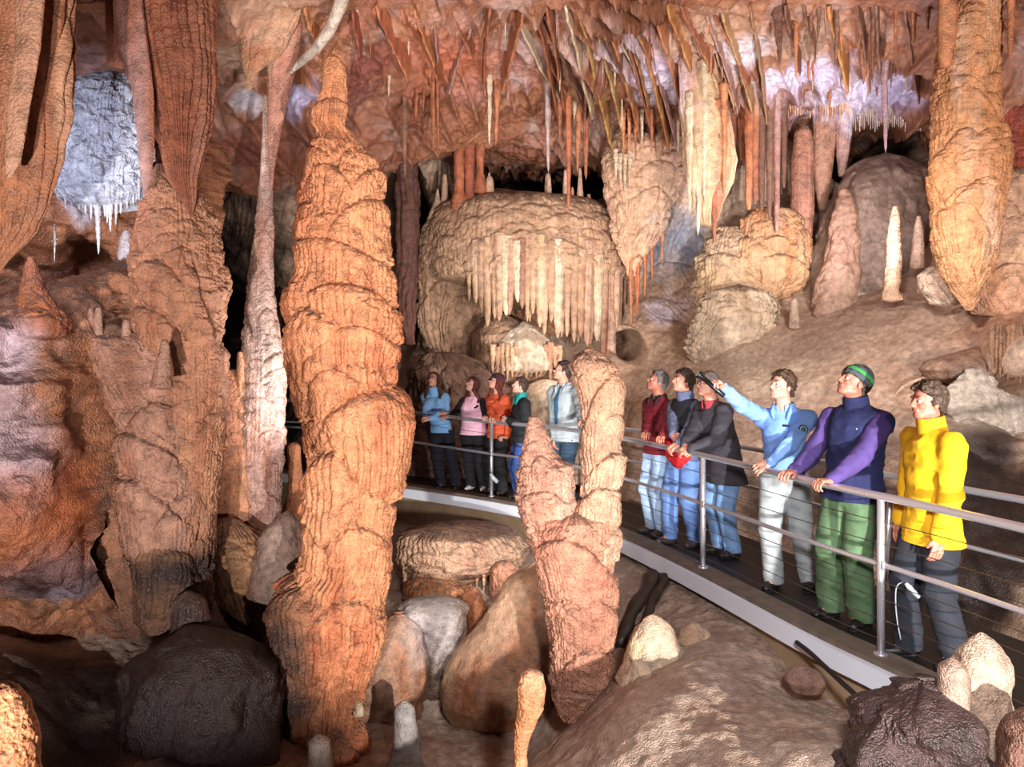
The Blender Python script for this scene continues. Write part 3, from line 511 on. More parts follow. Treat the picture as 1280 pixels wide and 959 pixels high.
F('drapery', 'short reddish drapery between lavender rock and the striped drapery', 'drapery', [(-60, 128, 170), (40, 130, 168), (80, 134, 166), (84, 140, 160)], 6.6, mat=DRAPE, cols=RED, lobe=None, flute=(.06, .03), seed=26, dr=.5, streak=10, basefl=1)
F('flowstone', 'white frosted flowstone mass with a shaggy lower edge behind the left drapery', 'flowstone', [(95, 120, 165), (112, 92, 176), (130, 80, 180), (170, 76, 182), (215, 74, 184), (238, 75, 182), (250, 82, 178), (258, 96, 170)], 7.0, mat=FROST, cols=('#c8cce2', '#e6e9f8', '#a9a2b0'), lobe=(.12, .1, .04), flute=(.03, .03), rough=.06, seed=27, dr=.8, res=1.1)
for i, (px, pb, w) in enumerate([(82, 262, 6), (90, 266, 5), (99, 262, 6), (107, 268, 5), (114, 276, 7), (123, 318, 9), (131, 272, 6), (138, 290, 7), (145, 282, 6), (151, 268, 6), (159, 262, 6), (167, 258, 5), (174, 250, 5), (118, 262, 5), (134, 280, 5)]):
    stalactite('stalactite', 'long white icicle-like stalactite under the white frosted flowstone, longest of its row' if i == 5 else 'short white stalactite in the fringe under the frosted flowstone', px, 240, pb, w, 6.85, cols=('#d4d2e0', '#f0eef8', '#c0a898'), group=None if i == 5 else 'white fringe under the frosted flowstone', seed=i)
mb = MB(); c = P(68, 300, 5.6)
mb.tube([c+np.array([0, 0, .12]), c+np.array([.004, 0, 0]), c+np.array([0, 0, -.17])], [.006, .008, .002], 6)
for a in range(4): mb.tube([c, c+np.array([.045*cos(a*1.6+.3), .02*sin(a), .04*sin(a*1.6+.3)-.0])], [.006, .001], 5)
mb.build('helictite', FROST, None, c).location = c
o = [x for x in COL.objects if x.name == 'helictite'][0]; tag(o, 'tiny bright white star-shaped helictite hanging by the left drapery', 'helictite')
ca = o.data.color_attributes.new('Col', 'FLOAT_COLOR', 'POINT'); ca.data.foreach_set('color', np.tile([.85, .9, .95, 1], len(o.data.vertices)).astype(np.float32))

F('drapery', 'tapering brown drapery reaching down to the tip of the slender pink column', 'drapery', [(30, 340, 378), (80, 334, 372), (120, 334, 362), (160, 335, 352), (200, 336, 345), (236, 337, 341)], 7.7, mat=DRAPE, cols=('#9a6250', '#b88270', '#7c4436'), lobe=None, flute=(.07, .03), seed=28, dr=.5, streak=9, basefl=1, rough=.004)
F('drapery', 'cream and orange folded drapery on the roof left of the tapering brown one', 'drapery', [(-40, 288, 400), (5, 292, 388), (30, 300, 372), (52, 300, 360), (68, 302, 350), (80, 304, 338), (92, 306, 322), (112, 307, 314)], 7.5, mat=DRAPE, cols=('#a87450', '#cbb092', '#985a40'), lobe=(.3, .25, .05), flute=(.11, .09), seed=29, dr=.35, streak=5, basefl=1, rough=.01, bulge=.1)
F('drapery', 'small orange drapery tip on the roof beside the folded cream drapery', 'drapery', [(-40, 285, 322), (20, 286, 318), (60, 292, 316), (85, 300, 312)], 7.6, mat=DRAPE, cols=('#b86a3c', '#cf945c', '#a85f3c'), lobe=None, flute=(.08, .04), seed=30, dr=.4, streak=5, basefl=1)
# pale curved shelf
mb = MB(); pts = [P(432, -15, 7.0), P(424, 10, 7.1), P(412, 38, 7.25), P(394, 62, 7.35), P(376, 78, 7.45), P(362, 92, 7.5)]
mb.tube(pts, [.07, .06, .055, .05, .04, .012], 14); o = mb.build('drapery', DRAPE, None, pts[0]); o.location = pts[0]; tag(o, 'curved pale grey drapery rib sweeping across the roof towards the slender column', 'drapery')
ca = o.data.color_attributes.new('Col', 'FLOAT_COLOR', 'POINT'); ca.data.foreach_set('color', np.tile([*srgb('#c4b0a0'), 1], len(o.data.vertices)).astype(np.float32))

# --- centre recess: the capped mound with its curtain
F('flowstone', 'great rounded tan flowstone mound topped with stalagmites behind the walkway', 'flowstone', [(236, 600, 640), (246, 572, 700), (256, 552, 750), (268, 540, 768), (290, 530, 782), (312, 525, 790), (340, 522, 792), (352, 524, 785)], 13.7, cols=TAN, lobe=(.36, .2, .09), flute=(.07, .03), seed=31, dr=.75, res=1.2, round_top=.4)
F('flowstone', 'tan fluted flowstone hanging down the left side of the great mound', 'flowstone', [(320, 524, 640), (350, 521, 632), (385, 520, 612), (410, 524, 600), (430, 532, 596), (452, 546, 590), (468, 556, 584)], 13.5, cols=TAN, lobe=(.5, .4, .12), flute=(.09, .07), seed=32, dr=.6, basefl=.7, round_top=.3)
F('flowstone', 'deep brown backing of the curtain under the great mound', 'flowstone', [(300, 600, 785), (330, 600, 790), (400, 640, 780), (440, 700, 776)], 14.2, cols=('#9a6c50', '#b0805e', '#8a5a42'), lobe=None, flute=(.16, .14), seed=33, dr=.4, basefl=1, round_top=.3)
q = 0
for i, px in enumerate(np.arange(588, 780, 7.2)):
    bot = np.interp(px, [588, 610, 640, 665, 690, 720, 745, 762, 780], [392, 402, 392, 400, 418, 434, 440, 446, 400]) + 26*_T[i*7]-18
    for row in (0, 1):
        if row and i % 2: continue
        pp = px+(3.6 if row else 0)+4*_T[i*17+row]-2; w = (7+8*_T[i*3+row])*(1 if not row else .8)
        c = [TAN, ('#a07c62', '#b8927a', '#94624a'), TAN, ('#94705a', '#aa866c', '#865844'), CREAM][int(_T[i*11+row]*4.99)]
        F('stalactite', 'thick tan stalactite in the close curtain below the great mound', 'stalactite', [(296+5*sin(i), pp-w*.5, pp+w*.5), (330, pp-w*.6, pp+w*.6), (bot-30, pp-w*.42, pp+w*.42), (bot-8, pp-w*.3, pp+w*.3), (bot, pp-w*.08, pp+w*.08)], 13.75-1.45*np.sqrt(max(0, 1-((px-657)/136)**2))+.22*row, cols=c, lobe=(.14, .22, .02), flute=(.05, .02), seed=i+row*40, dr=.9, basefl=1, group='curtain of stalactites below the great mound', res=1.5)
F('column_formation', 'pale banded column with a white patch at the right end of the curtain', 'column', [(330, 752, 770), (380, 750, 768), (420, 752, 770), (440, 756, 770), (458, 760, 772)], 12.9, cols=('#b0745c', '#d8b8a4', '#a05c44'), lobe=(.2, .3, .02), flute=(.07, .02), seed=34, basefl=1)
F('flowstone', 'tan dome with a fringe of drips, left of two below the curtain', 'flowstone', [(392, 615, 640), (402, 598, 660), (420, 590, 676), (446, 588, 690), (470, 590, 690)], 13.0, cols=TAN, lobe=(.5, .3, .04), flute=(.08, .02), seed=35, round_top=.35)
F('flowstone', 'pale smooth dome directly under the curtain behind the walkway', 'flowstone', [(401, 645, 662), (410, 630, 682), (425, 618, 692), (445, 612, 700), (462, 615, 700)], 12.7, mat=SMOOTH_ROCK, cols=('#bfa58e', '#d8c4ac', '#b89070'), lobe=None, flute=(.08, .012), seed=36, round_top=.45)
for i in range(15):
    px = 616+i*6; stalactite('stalactite', 'short tan stalactite in the fringe under the pale dome', px, 440+3*sin(i*2), 466+12*_T[i*5], 7, 12.3, cols=TAN, group='fringe under the pale dome', seed=i+60)
F('flowstone', 'smooth pale boulder-like mound behind the man in the grey shirt', 'flowstone', [(474, 660, 700), (480, 650, 716), (500, 642, 725), (540, 636, 730), (600, 630, 735)], 11.6, mat=SMOOTH_ROCK, cols=('#b89e86', '#ccb49a', '#a88468'), lobe=None, flute=(.1, .008), seed=37, round_top=.3)
F('flowstone', 'dark brown knobbly rock wall behind the four people at the far end', 'flowstone', [(440, 520, 585), (460, 512, 620), (500, 508, 640), (560, 505, 650), (615, 505, 650)], 12.6, cols=('#6a4a3a', '#826250', '#5a3c30'), lobe=(.32, .26, .17), flute=(.1, .06), seed=38, dr=.5, round_top=.4)
for i, (px, pt, pb, w, lb) in enumerate([(612, 221, 272, 15, 'tallest fat stalagmite on the left of the great mound'), (603, 228, 272, 12, 'pale stalagmite leaning on the fat stalagmite on the great mound'), (611.5, 216, 232, 5, 'tiny pale stalagmite tip behind the fat stalagmite'), (556, 218, 262, 8, 'thin stalagmite on the far left shoulder of the great mound'), (547, 236, 262, 9, 'short blunt stalagmite on the far left shoulder of the great mound'),
                                        (685, 217, 274, 10, 'slender pointed stalagmite in the middle of the great mound'), (707, 212, 260, 8, 'slender stalagmite right of the middle one on the great mound'), (715.5, 234, 258, 6, 'small short stalagmite between two slender ones on the great mound'), (725, 210, 256, 8, 'slender orange stalagmite on the right of the great mound'), (736, 243, 264, 9, 'short stump stalagmite furthest right on the great mound')]):
    F('stalagmite', lb, 'stalagmite', [(pt, px-w*.18, px+w*.18), (pt+5, px-w*.3, px+w*.3), ((pt+pb)/2, px-w*.42, px+w*.42), (pb-8, px-w*.6, px+w*.6), (pb+3, px-w*1.1, px+w*1.1), (pb+10, px-w*1.2, px+w*1.2)], 13.1 if i not in (3, 4) else 13.4, cols=('#b48a70', '#cfae94', '#b06a4c'), lobe=(.1, .09, .02), flute=(.05, .008), seed=i+70)
for i, (px, pt, pb, w, lb) in enumerate([(574, 98, 248, 13, 'left'), (587, 95, 252, 14, 'middle'), (600, 100, 225, 11, 'right')]):
    F('column_formation', lb+' shaft of three reddish columns standing together left of the great mound', 'column', [(pt-40, px-w*.6, px+w*.6), (pt, px-w*.5, px+w*.5), (pb-40, px-w*.5, px+w*.5), (pb-10, px-w*.45, px+w*.45), (pb, px-w*.7, px+w*.7), (pb+15, px-w*.9, px+w*.9)], 12.9+.05*i, cols=('#a0583c', '#b9704c', '#8a4a38'), lobe=(.3, .3, .02), flute=(.07, .03), seed=i+80, basefl=1, streak=8)
F('column_formation', 'dark red-brown wall pillar in the gap right of the great column', 'column', [(150, 496, 520), (250, 494, 524), (350, 496, 522), (430, 500, 520)], 13.2, cols=('#5c3a30', '#70463a', '#4a2c26'), lobe=None, flute=(.12, .06), seed=84, basefl=1)
for i, (px, pt, pb, w, c) in enumerate([(506, 60, 225, 9, BROWN), (520, 62, 150, 7, RED), (529, 60, 140, 7, RED), (541, 60, 190, 8, RED), (548, 60, 188, 6, RED), (501, 70, 120, 7, BROWN), (612, 90, 182, 7, CREAM), (620, 40, 184, 8, ORANGE), (634, 40, 120, 9, RED), (611, 20, 100, 7, RED), (645, 0, 60, 7, RED), (686, 100, 218, 8, ('#a88a84', '#c0a6a0', '#946050')), (700, 60, 175, 10, RED), (710, 60, 268, 9, ('#a8583a', '#be7850', '#8a4a3a')), (717, 40, 150, 12, CREAM), (722, 100, 215, 10, ORANGE), (733, 120, 225, 9, RED), (728, 60, 142, 9, CREAM), (741, 60, 118, 8, CREAM), (695, 10, 115, 9, PINK), (678, 10, 90, 8, RED)]):
    stalactite('stalactite', None, px, pt-30, pb, w*1.25, 9.6+.12*i if px > 640 else 10.4+.05*i, cols=c, seed=i+90, bend=.2*sin(i), up=.25, roof=True)
_named = ['long dark stalactite nearest the great column at the roof', 'brown stalactite, shortest behind the long dark one', 'thin reddish stalactite of the cluster right of the great column', 'long reddish stalactite of the cluster right of the great column', 'narrow reddish stalactite at the right of that cluster', 'short dark stalactite beside the great column top', 'pale stalactite above the three reddish columns', 'bright orange stalactite hanging over the mound from mid roof', 'broad reddish stalactite above mid roof', 'short red stalactite high above the three columns', 'small red stalactite at the top centre edge',
          'grey-pink stalactite pointing at the middle stalagmite of the mound', 'red stalactite in the dense centre cluster', 'longest red-brown stalactite of the dense centre cluster', 'cream stalactite in the dense centre cluster', 'long orange stalactite over the right of the mound', 'curved red stalactite over the right of the mound', 'cream drip right of the dense centre cluster', 'short cream drip right of the dense centre cluster', 'pinkish stalactite at the left of the dense centre cluster', 'short red stalactite left of the dense centre cluster']
for n_, o in zip(_named, [o for o in COL.objects if o.name.startswith('stalactite') and 'label' not in o]): tag(o, n_, 'stalactite')

# --- right of centre
F('flowstone', 'cream flowstone bulge with a fringe of drips right of the great mound', 'flowstone', [(150, 775, 840), (175, 764, 856), (205, 758, 860), (240, 760, 852), (270, 764, 836), (300, 770, 822), (325, 776, 806), (345, 784, 798)], 12.6, cols=('#bd9274', '#d8b496', '#c08a80'), lobe=(.4, .3, .13), flute=(.07, .04), seed=40, dr=.6, round_top=.3)
for i in range(16):
    px = 770+i*5.5; stalactite('stalactite', 'short cream stalactite in the fringe of the cream bulge', px, 196+6*sin(i*.9), 224+18*_T[i*9], 6, 12.15+.03*i, cols=CREAM, group='fringe of the cream bulge', seed=i+130)
for i, (px, pt, pb, w) in enumerate([(797, 300, 398, 9), (806, 280, 372, 8), (789, 330, 410, 8), (815, 290, 350, 7), (828, 260, 330, 7)]):
    stalactite('stalactite', ['orange-tipped stalactite over the grey alcove', 'second stalactite over the grey alcove', 'left stalactite over the grey alcove', 'short stalactite over the grey alcove', 'rightmost stalactite over the grey alcove'][i], px, pt-24, pb, w, 12.55, cols=ORANGE, seed=i+150, up=.2)
F('drapery', 'cream and orange fluted drapery cluster hanging above the visitors', 'drapery', [(70, 848, 892), (110, 848, 905), (150, 850, 915), (200, 852, 922), (225, 856, 918), (250, 862, 906), (268, 866, 900), (280, 872, 896)], 10.3, mat=DRAPE, cols=('#a87450', '#cdb08c', '#94583c'), lobe=None, flute=(.12, .08), seed=41, dr=.5, streak=10, basefl=1, rough=.008)
for i, (px, pt, pb, w, c) in enumerate([(873, 190, 295, 11, CREAM), (893, 190, 307, 12, RED), (862, 180, 270, 10, CREAM), (880, 140, 250, 13, CREAM), (905, 170, 245, 9, ORANGE)]):
    stalactite('stalactite', ['long cream stalactite at the tip of the drapery cluster', 'long dark-tipped stalactite at the tip of the drapery cluster', 'left cream stalactite under the drapery cluster', 'broad cream stalactite in front of the drapery cluster', 'orange stalactite at the right of the drapery cluster'][i], px, pt, pb, w, 10.22-.02*i, cols=c, seed=i+160, up=.7)
for i, (px, pt, pb, w, c) in enumerate([(936, 120, 262, 11, ORANGE), (944, 110, 255, 10, RED), (952, 130, 262, 10, BROWN), (962, 120, 275, 10, BROWN), (971, 140, 290, 9, PINK), (980, 130, 235, 9, BROWN), (928, 100, 200, 12, ORANGE), (917, 90, 190, 10, RED)]):
    F('stalactite', ['bright orange', 'reddish', 'dark brown', 'slender dark', 'pink banded', 'small dark', 'short orange', 'leftmost red'][i]+' stalactite of the long bunch above the pointing ranger', 'stalactite', [(pt-30, px-w*.7, px+w*.7), (pt, px-w*.6, px+w*.6), ((pt+pb)/2, px-w*.45, px+w*.45), (pb-15, px-w*.35, px+w*.35), (pb, px-w*.18, px+w*.18)], 11.3+.06*i, cols=c, lobe=(.15, .15, .015), flute=(.06, .02), seed=i+170, basefl=1, res=1.5)
F('column_formation', 'stout red-brown column with a dark cap above the tiered flowstone', 'column', [(158, 1000, 1010), (165, 993, 1014), (200, 989, 1016), (260, 988, 1016), (290, 990, 1014), (305, 992, 1012)], 12.0, cols=('#9a6450', '#b07c64', '#84503e'), lobe=(.4, .5, .02), flute=(.05, .02), seed=44, basefl=1)
F('column_formation', 'broad smooth brown column left of the dark opening', 'column', [(110, 1016, 1046), (150, 1017, 1045), (200, 1016, 1042), (240, 1019, 1038), (262, 1022, 1034)], 12.2, cols=('#9a6a54', '#b08068', '#8a5844'), lobe=(.4, .6, .015), flute=(.06, .015), seed=45)
F('column_formation', 'short pinkish column at the very edge of the dark opening', 'column', [(120, 1042, 1068), (150, 1044, 1066), (190, 1045, 1062), (220, 1048, 1056)], 12.1, cols=PINK, lobe=(.3, .4, .015), flute=(.06, .02), seed=46, basefl=1)
F('flowstone', 'orange and cream tiered flowstone under the stout red-brown column, behind the ranger', 'flowstone', [(262, 945, 985), (275, 932, 1000), (300, 920, 1010), (325, 912, 1014), (350, 915, 1010), (372, 930, 990)], 11.9, cols=('#a87650', '#c39870', '#a8643a'), lobe=(.26, .16, .14), flute=(.06, .08), seed=47, dr=.5, basefl=.6, extra=[(975, 322, 30, 34, .14), (940, 300, 24, 40, .12), (1000, 290, 16, 40, .1)])
F('flowstone', 'cream tiered flowstone curtain left of the orange tiers behind the ranger', 'flowstone', [(285, 895, 930), (300, 882, 950), (330, 872, 960), (360, 868, 965), (385, 872, 960), (410, 885, 940)], 12.0, cols=('#b09072', '#c8ae92', '#a07858'), lobe=(.26, .17, .14), flute=(.06, .08), seed=147, dr=.5, basefl=.6, extra=[(910, 320, 28, 50, .14), (935, 355, 26, 40, .12)])
F('flowstone', 'low cream rippled flowstone at the foot of the tiers behind the ranger', 'flowstone', [(365, 885, 960), (385, 872, 975), (410, 862, 972), (435, 858, 955), (455, 870, 930)], 11.3, cols=('#b09478', '#c6ac92', '#a08064'), lobe=(.26, .12, .10), flute=(.06, .06), seed=148, dr=.4, basefl=.6, extra=[(915, 388, 30, 40, .1)])
F('flowstone', 'big smooth grey-brown rounded mound beneath the dark opening', 'flowstone', [(192, 1085, 1130), (200, 1062, 1150), (220, 1044, 1162), (250, 1032, 1168), (300, 1020, 1170), (350, 1010, 1165), (400, 1000, 1155), (430, 996, 1150)], 11.9, mat=SMOOTH_ROCK, cols=('#84695a', '#9a7f6e', '#725648'), lobe=None, flute=(.2, .012), seed=48, dr=.8, round_top=.5, bulge=.16)
F('flowstone', 'narrow smooth brown ridge in front of the rounded mound', 'flowstone', [(236, 1052, 1058), (250, 1046, 1064), (290, 1036, 1074), (340, 1024, 1076), (400, 1010, 1070)], 11.2, mat=SMOOTH_ROCK, cols=('#8a6450', '#a07862', '#7a5444'), lobe=None, flute=(.2, .01), seed=49, dr=.8, round_top=.3)
F('stalagmite', 'knobbly orange stalagmite on the slope right of the rounded mound', 'stalagmite', [(258, 1116, 1121), (272, 1113, 1125), (300, 1109, 1126), (325, 1109, 1128), (345, 1106, 1127), (362, 1104, 1124), (375, 1102, 1128)], 10.0, cols=('#c09074', '#d6ac8c', '#b86c3c'), lobe=(.12, .1, .035), flute=(.04, .01), seed=50)
F('stalagmite', 'second smaller knobbly stalagmite beside the tall right-hand column', 'stalagmite', [(270, 1146, 1151), (285, 1143, 1154), (310, 1140, 1155), (335, 1138, 1156)], 10.2, cols=('#b08a74', '#cba68e', '#8a6050'), lobe=(.12, .1, .035), flute=(.04, .01), seed=51)
F('stalagmite', 'small blunt pale stub on the slope below the tiered flowstone', 'stalagmite', [(371, 989, 997), (380, 987, 998), (410, 986, 1000)], 10.9, cols=('#a88a76', '#bfa08a', '#94705c'), lobe=None, flute=(.06, .01), seed=52, round_top=.08)
F('column_formation', 'tall orange column of scalloped tiers at the right', 'column', [(-60, 1182, 1248), (20, 1178, 1246), (70, 1174, 1245), (110, 1170, 1244), (150, 1168, 1246), (200, 1168, 1252), (230, 1168, 1254), (260, 1170, 1250), (300, 1172, 1244), (330, 1178, 1238), (352, 1186, 1230), (372, 1198, 1222), (388, 1206, 1217)], 8.6,
  cols=('#b8784c', '#cf9468', '#c9a48c'), lobe=(.26, .2, .08), flute=(.04, .02), seed=53, extra=[(1212, 230, 30, 70, .1), (1228, 180, 26, 44, .08), (1195, 262, 24, 60, .07), (1200, 120, 28, 50, .06)])
F('column_formation', 'narrow smooth orange shaft fused to the left of the tall scalloped column', 'column', [(-60, 1174, 1198), (30, 1174, 1196), (70, 1174, 1190), (84, 1176, 1186)], 8.3, cols=ORANGE, lobe=None, flute=(.06, .015), seed=54, basefl=1)
F('flowstone', 'tan scalloped flowstone hanging at the right edge above the slope', 'flowstone', [(212, 1240, 1290), (225, 1228, 1305), (260, 1214, 1320), (300, 1206, 1330), (340, 1204, 1330), (370, 1208, 1330), (392, 1220, 1330)], 8.9, cols=('#b08468', '#c89c7e', '#b07248'), lobe=(.24, .2, .08), flute=(.04, .028), seed=55, dr=.6, round_top=.15)
F('flowstone', 'pale scalloped shelf on the slope left of the tall scalloped column', 'flowstone', [(330, 1158, 1200), (345, 1150, 1212), (365, 1150, 1215), (380, 1165, 1214)], 9.2, cols=('#b49684', '#cbb09c', '#a8785c'), lobe=(.24, .16, .06), flute=(.04, .02), seed=56, dr=.6, round_top=.12)
F('column_formation', 'dark red column half seen at the right edge near the roof', 'column', [(-60, 1262, 1330), (80, 1258, 1330), (150, 1250, 1330), (215, 1246, 1330)], 9.5, cols=('#8a3a28', '#a04e34', '#6a3024'), lobe=(.3, .3, .08), flute=(.06, .03), seed=57)
F('stalactite', 'thin orange stalactite at the right edge near the roof', 'stalactite', [(-60, 1258, 1270), (20, 1260, 1268), (60, 1260, 1266), (72, 1262, 1264)], 8.2, cols=ORANGE, lobe=None, flute=(.06, .01), seed=58)
# hollow at right with the broken slab
F('broken_rock', 'broken pale grey rock slab lodged in the dark hollow at the right', 'rock', [(462, 1208, 1226), (480, 1188, 1246), (500, 1182, 1276), (520, 1196, 1292), (538, 1208, 1292), (546, 1214, 1256), (558, 1220, 1228)], 8.2, mat=SMOOTH_ROCK, cols=('#9a8c84', '#b8aaa0', '#7c6e66'), lobe=None, flute=(.25, .05), seed=59, dr=.35, bulge=.14, rough=.05, lump=.12)
for i in range(12):
    px = 1240+i*5; stalactite('stalactite', 'short brown stalactite on the lip of the hollow at the right edge', px, 436, 466+16*_T[i*13], 7, 8.12, cols=('#74503c', '#8a6248', '#5c4030'), group='stalactites on the lip of the right hollow', seed=i+200, up=.25)
F('flowstone', 'dark brown rock ledge overhanging the hollow at the right', 'flowstone', [(440, 1200, 1300), (452, 1165, 1310), (462, 1150, 1310), (472, 1160, 1300)], 8.6, mat=SMOOTH_ROCK, cols=('#7a5c4a', '#94725c', '#5c4236'), lobe=None, flute=(.1, .03), seed=60, dr=.5)

# --- roof draperies that run with the roof
LN = [((668, 6), (700, 128), .32, RED), ((682, 4), (712, 150), .30, RED), ((705, 4), (742, 120), .34, CREAM), ((722, 4), (765, 160), .34, ('#b08048', '#cba468', '#94603c')), ((738, 4), (782, 158), .28, ('#b08048', '#d0b47c', '#94603c')), ((752, 4), (806, 166), .34, ORANGE), ((768, 4), (824, 176), .30, RED), ((788, 6), (848, 196), .36, ('#a86a40', '#c49058', '#8a5034')),
      ((812, 4), (862, 140), .34, ORANGE), ((832, 4), (884, 116), .34, ('#b07040', '#c89058', '#9a5c38')), ((850, 4), (912, 110), .34, RED), ((880, 6), (924, 118), .26, PINK), ((900, 4), (948, 140), .30, ('#a47a50', '#c0986c', '#8a5a40')), ((938, 4), (960, 130), .30, ('#9a7050', '#b08860', '#84583c')),
      ((500, 8), (552, 74), .30, RED), ((516, 4), (546, 68), .22, ORANGE), ((560, 4), (592, 52), .2, RED), ((590, 30), (560, 96), .24, PINK), ((655, 14), (628, 84), .3, ORANGE), ((470, 4), (512, 66), .3, ('#a85a3c', '#bd7450', '#8a4a38')), ((540, 4), (548, 60), .18, PINK), ((612, 4), (604, 96), .24, RED),
      ((980, 4), (1000, 60), .34, BROWN), ((1035, 4), (1060, 76), .40, ('#b0703c', '#c88c50', '#8a5034')), ((1005, 4), (1020, 44), .3, BROWN), ((1072, 4), (1084, 40), .4, BROWN), ((1130, 4), (1150, 96), .34, ('#7a5444', '#94685a', '#6a4438')), ((1094, 4), (1100, 60), .3, BROWN), ((225, 2), (262, 30), .2, RED), ((380, 4), (398, 40), .2, ORANGE), ((440, 6), (452, 50), .3, ('#8a4434', '#a05a44', '#74382c'))]
nm = ['first', 'second', 'third', 'fourth', 'fifth', 'sixth', 'seventh', 'eighth', 'ninth', 'tenth', 'eleventh', 'twelfth', 'thirteenth', 'fourteenth']
where = ['short drapery over the cluster right of the great column', 'small orange drapery beside the one over that cluster', 'small red drapery at the top edge left of centre', 'pinkish drapery on the roof above the three reddish columns', 'orange drapery on the roof near the top centre', 'reddish drapery running from the great column to the red cluster', 'narrow pinkish drapery at the top edge left of centre', 'red drapery above the three reddish columns',
         'dark drapery above the bunch over the ranger', 'orange pointed drapery on the pale roof at right', 'small dark drapery left of the orange pointed one', 'small dark drapery right of the orange pointed one', 'dark drapery on the roof beside the tall scalloped column', 'dark drapery over the dark opening', 'small red drapery at the top between the striped and cream draperies', 'small orange drapery above the pale curved rib', 'dark red drapery above the top of the great column']
for i, (a, b, h, c) in enumerate(LN):
    roof_drape((nm[i]+' from the left of the long slanting draperies across the central roof') if i < 14 else where[i-14], a, b, h*1.35, .024+.014*_T[i*5], c, seed=i+300)
r2 = np.random.RandomState(5)
for i in range(16):
    x0 = r2.uniform(650, 930); y0 = r2.uniform(4, 60); t = r2.uniform(.45, 1); roof_drape('slim drapery slotted between the long slanting draperies of the central roof', (x0, y0), (x0+(24+40*r2.rand())*t+6, y0+110*t), r2.uniform(.18, .42), .016+.01*r2.rand(), [RED, CREAM, ('#a07048', '#bc9468', '#84543a'), PINK, BROWN][i % 5], seed=i+700, group='slim draperies between the long slanting ones')
rs = np.random.RandomState(12)
for i, (px, pt, pb, w, c, lb) in enumerate([(995, 20, 100, 6, ORANGE, 'long thin orange stalactite on the pale roof'), (1022, 10, 55, 6, BROWN, 'brown stalactite near the top right of centre'), (975, 10, 80, 12, BROWN, 'broad dark stalactite left of the long thin orange one'), (1107, 60, 192, 8, ('#8a6468', '#a48488', '#6c4848'), 'long mauve stalactite hanging before the dark opening'), (1090, 10, 105, 6, BROWN, 'thin dark stalactite left of the mauve one'), (1120, 0, 68, 6, ORANGE, 'thin orange stalactite right of the mauve one'), (1143, 0, 56, 7, ORANGE, 'short orange stalactite by the tall scalloped column'), (1044, 10, 85, 7, BROWN, 'dark stalactite left of the orange pointed drapery'),
                                           (1014, 0, 40, 6, RED, 'short red stalactite at the top edge right of centre'), (440, 0, 24, 7, ('#c8c4bc', '#e0dcd4', '#a09484'), 'white stalactite at the top edge above the great column'), (447, 0, 16, 5, ('#c8c4bc', '#e0dcd4', '#a09484'), 'tiny white stalactite at the top edge above the great column'), (1160, 0, 40, 7, BROWN, 'brown stalactite touching the tall scalloped column')]):
    stalactite('stalactite', lb, px, pt-20, pb, w*1.2, min(roof_d(px, max(pt, 10)), 11.5), cols=c, seed=i+330, up=.2, bend=.2*sin(i*2), roof=True)
for i in range(34):      # fringe over the dark opening
    px = 1064+i*2.7; d = 12.0; stalactite('stalactite', 'tiny pale stalactite in the fringe over the dark opening', px, 138, 152+14*rs.rand(), 3+2*rs.rand(), d+.1*rs.rand(), cols=('#c8b0a8', '#e0ccc0', '#b08468'), group='fringe over the dark opening', seed=i+400, up=.3)
for i in range(26):
    px = 985+i*3.1; stalactite('stalactite', 'tiny pink stalactite in the fringe above the stout columns', px, 122+3*sin(i), 140+14*rs.rand(), 3.5+2*rs.rand(), 11.9+.1*rs.rand(), cols=('#c89078', '#e0b8a0', '#b06850'), group='fringe above the stout columns', seed=i+440, up=.25)
for i in range(60):      # small drips over the roof
    px = rs.uniform(460, 1150); pt = rs.uniform(5, 120); d = roof_d(px, pt); L = rs.uniform(14, 46)
    stalactite('stalactite', 'small thin stalactite scattered over the roof', px, pt, pt+L, rs.uniform(3, 5.5), d, cols=[RED, ORANGE, CREAM, PINK][i % 4], group='small stalactites scattered over the roof', seed=i+500, up=.4, bend=rs.uniform(-.2, .2))
for i in range(22):
    px = rs.uniform(776, 905); stalactite('stalactite', 'small drip on the lower edge of the central roof', px, 165, 178+22*rs.rand(), 4.5, 11.6+rs.rand()*.6, cols=[ORANGE, CREAM, RED][i % 3], group='drips along the lower edge of the central roof', seed=i+600, up=.35)

# --- below the walkway
F('flowstone', 'smooth domed brown flowstone with a ragged skirt at bottom centre', 'flowstone', [(690, 680, 740), (715, 655, 760), (745, 632, 765), (775, 606, 765), (805, 574, 755), (835, 554, 745), (868, 545, 730), (890, 550, 700), (906, 562, 660), (920, 580, 625)], 7.3, mat=SMOOTH_ROCK, cols=('#8c6a56', '#a68268', '#9c6444'), lobe=None, flute=(.10, .07), seed=62, dr=.75, round_top=.3, bulge=.14, skirt=True, flutefrom=.72, basefl=.05, lump=.03)
F('flowstone', 'smooth orange-grey dome just right of the great column foot', 'flowstone', [(765, 476, 520), (785, 456, 530), (815, 440, 534), (850, 430, 530), (885, 430, 524), (905, 436, 516), (925, 446, 500)], 7.2, mat=SMOOTH_ROCK, cols=('#8c6a56', '#a88068', '#a0603a'), lobe=None, flute=(.09, .07), seed=63, dr=.8, round_top=.25, bulge=.1, skirt=True, flutefrom=.6, basefl=.05, lump=.03)
F('flowstone', 'whitish ribbed flowstone block between the two smooth domes', 'flowstone', [(745, 500, 575), (760, 492, 585), (785, 490, 588), (830, 496, 580), (870, 500, 570), (910, 500, 560), (935, 500, 560)], 7.55, mat=SMOOTH_ROCK, cols=('#7c706a', '#9c908a', '#7c5a48'), lobe=None, flute=(.2, .07), seed=64, dr=.8, round_top=.12, basefl=1, lump=.05)
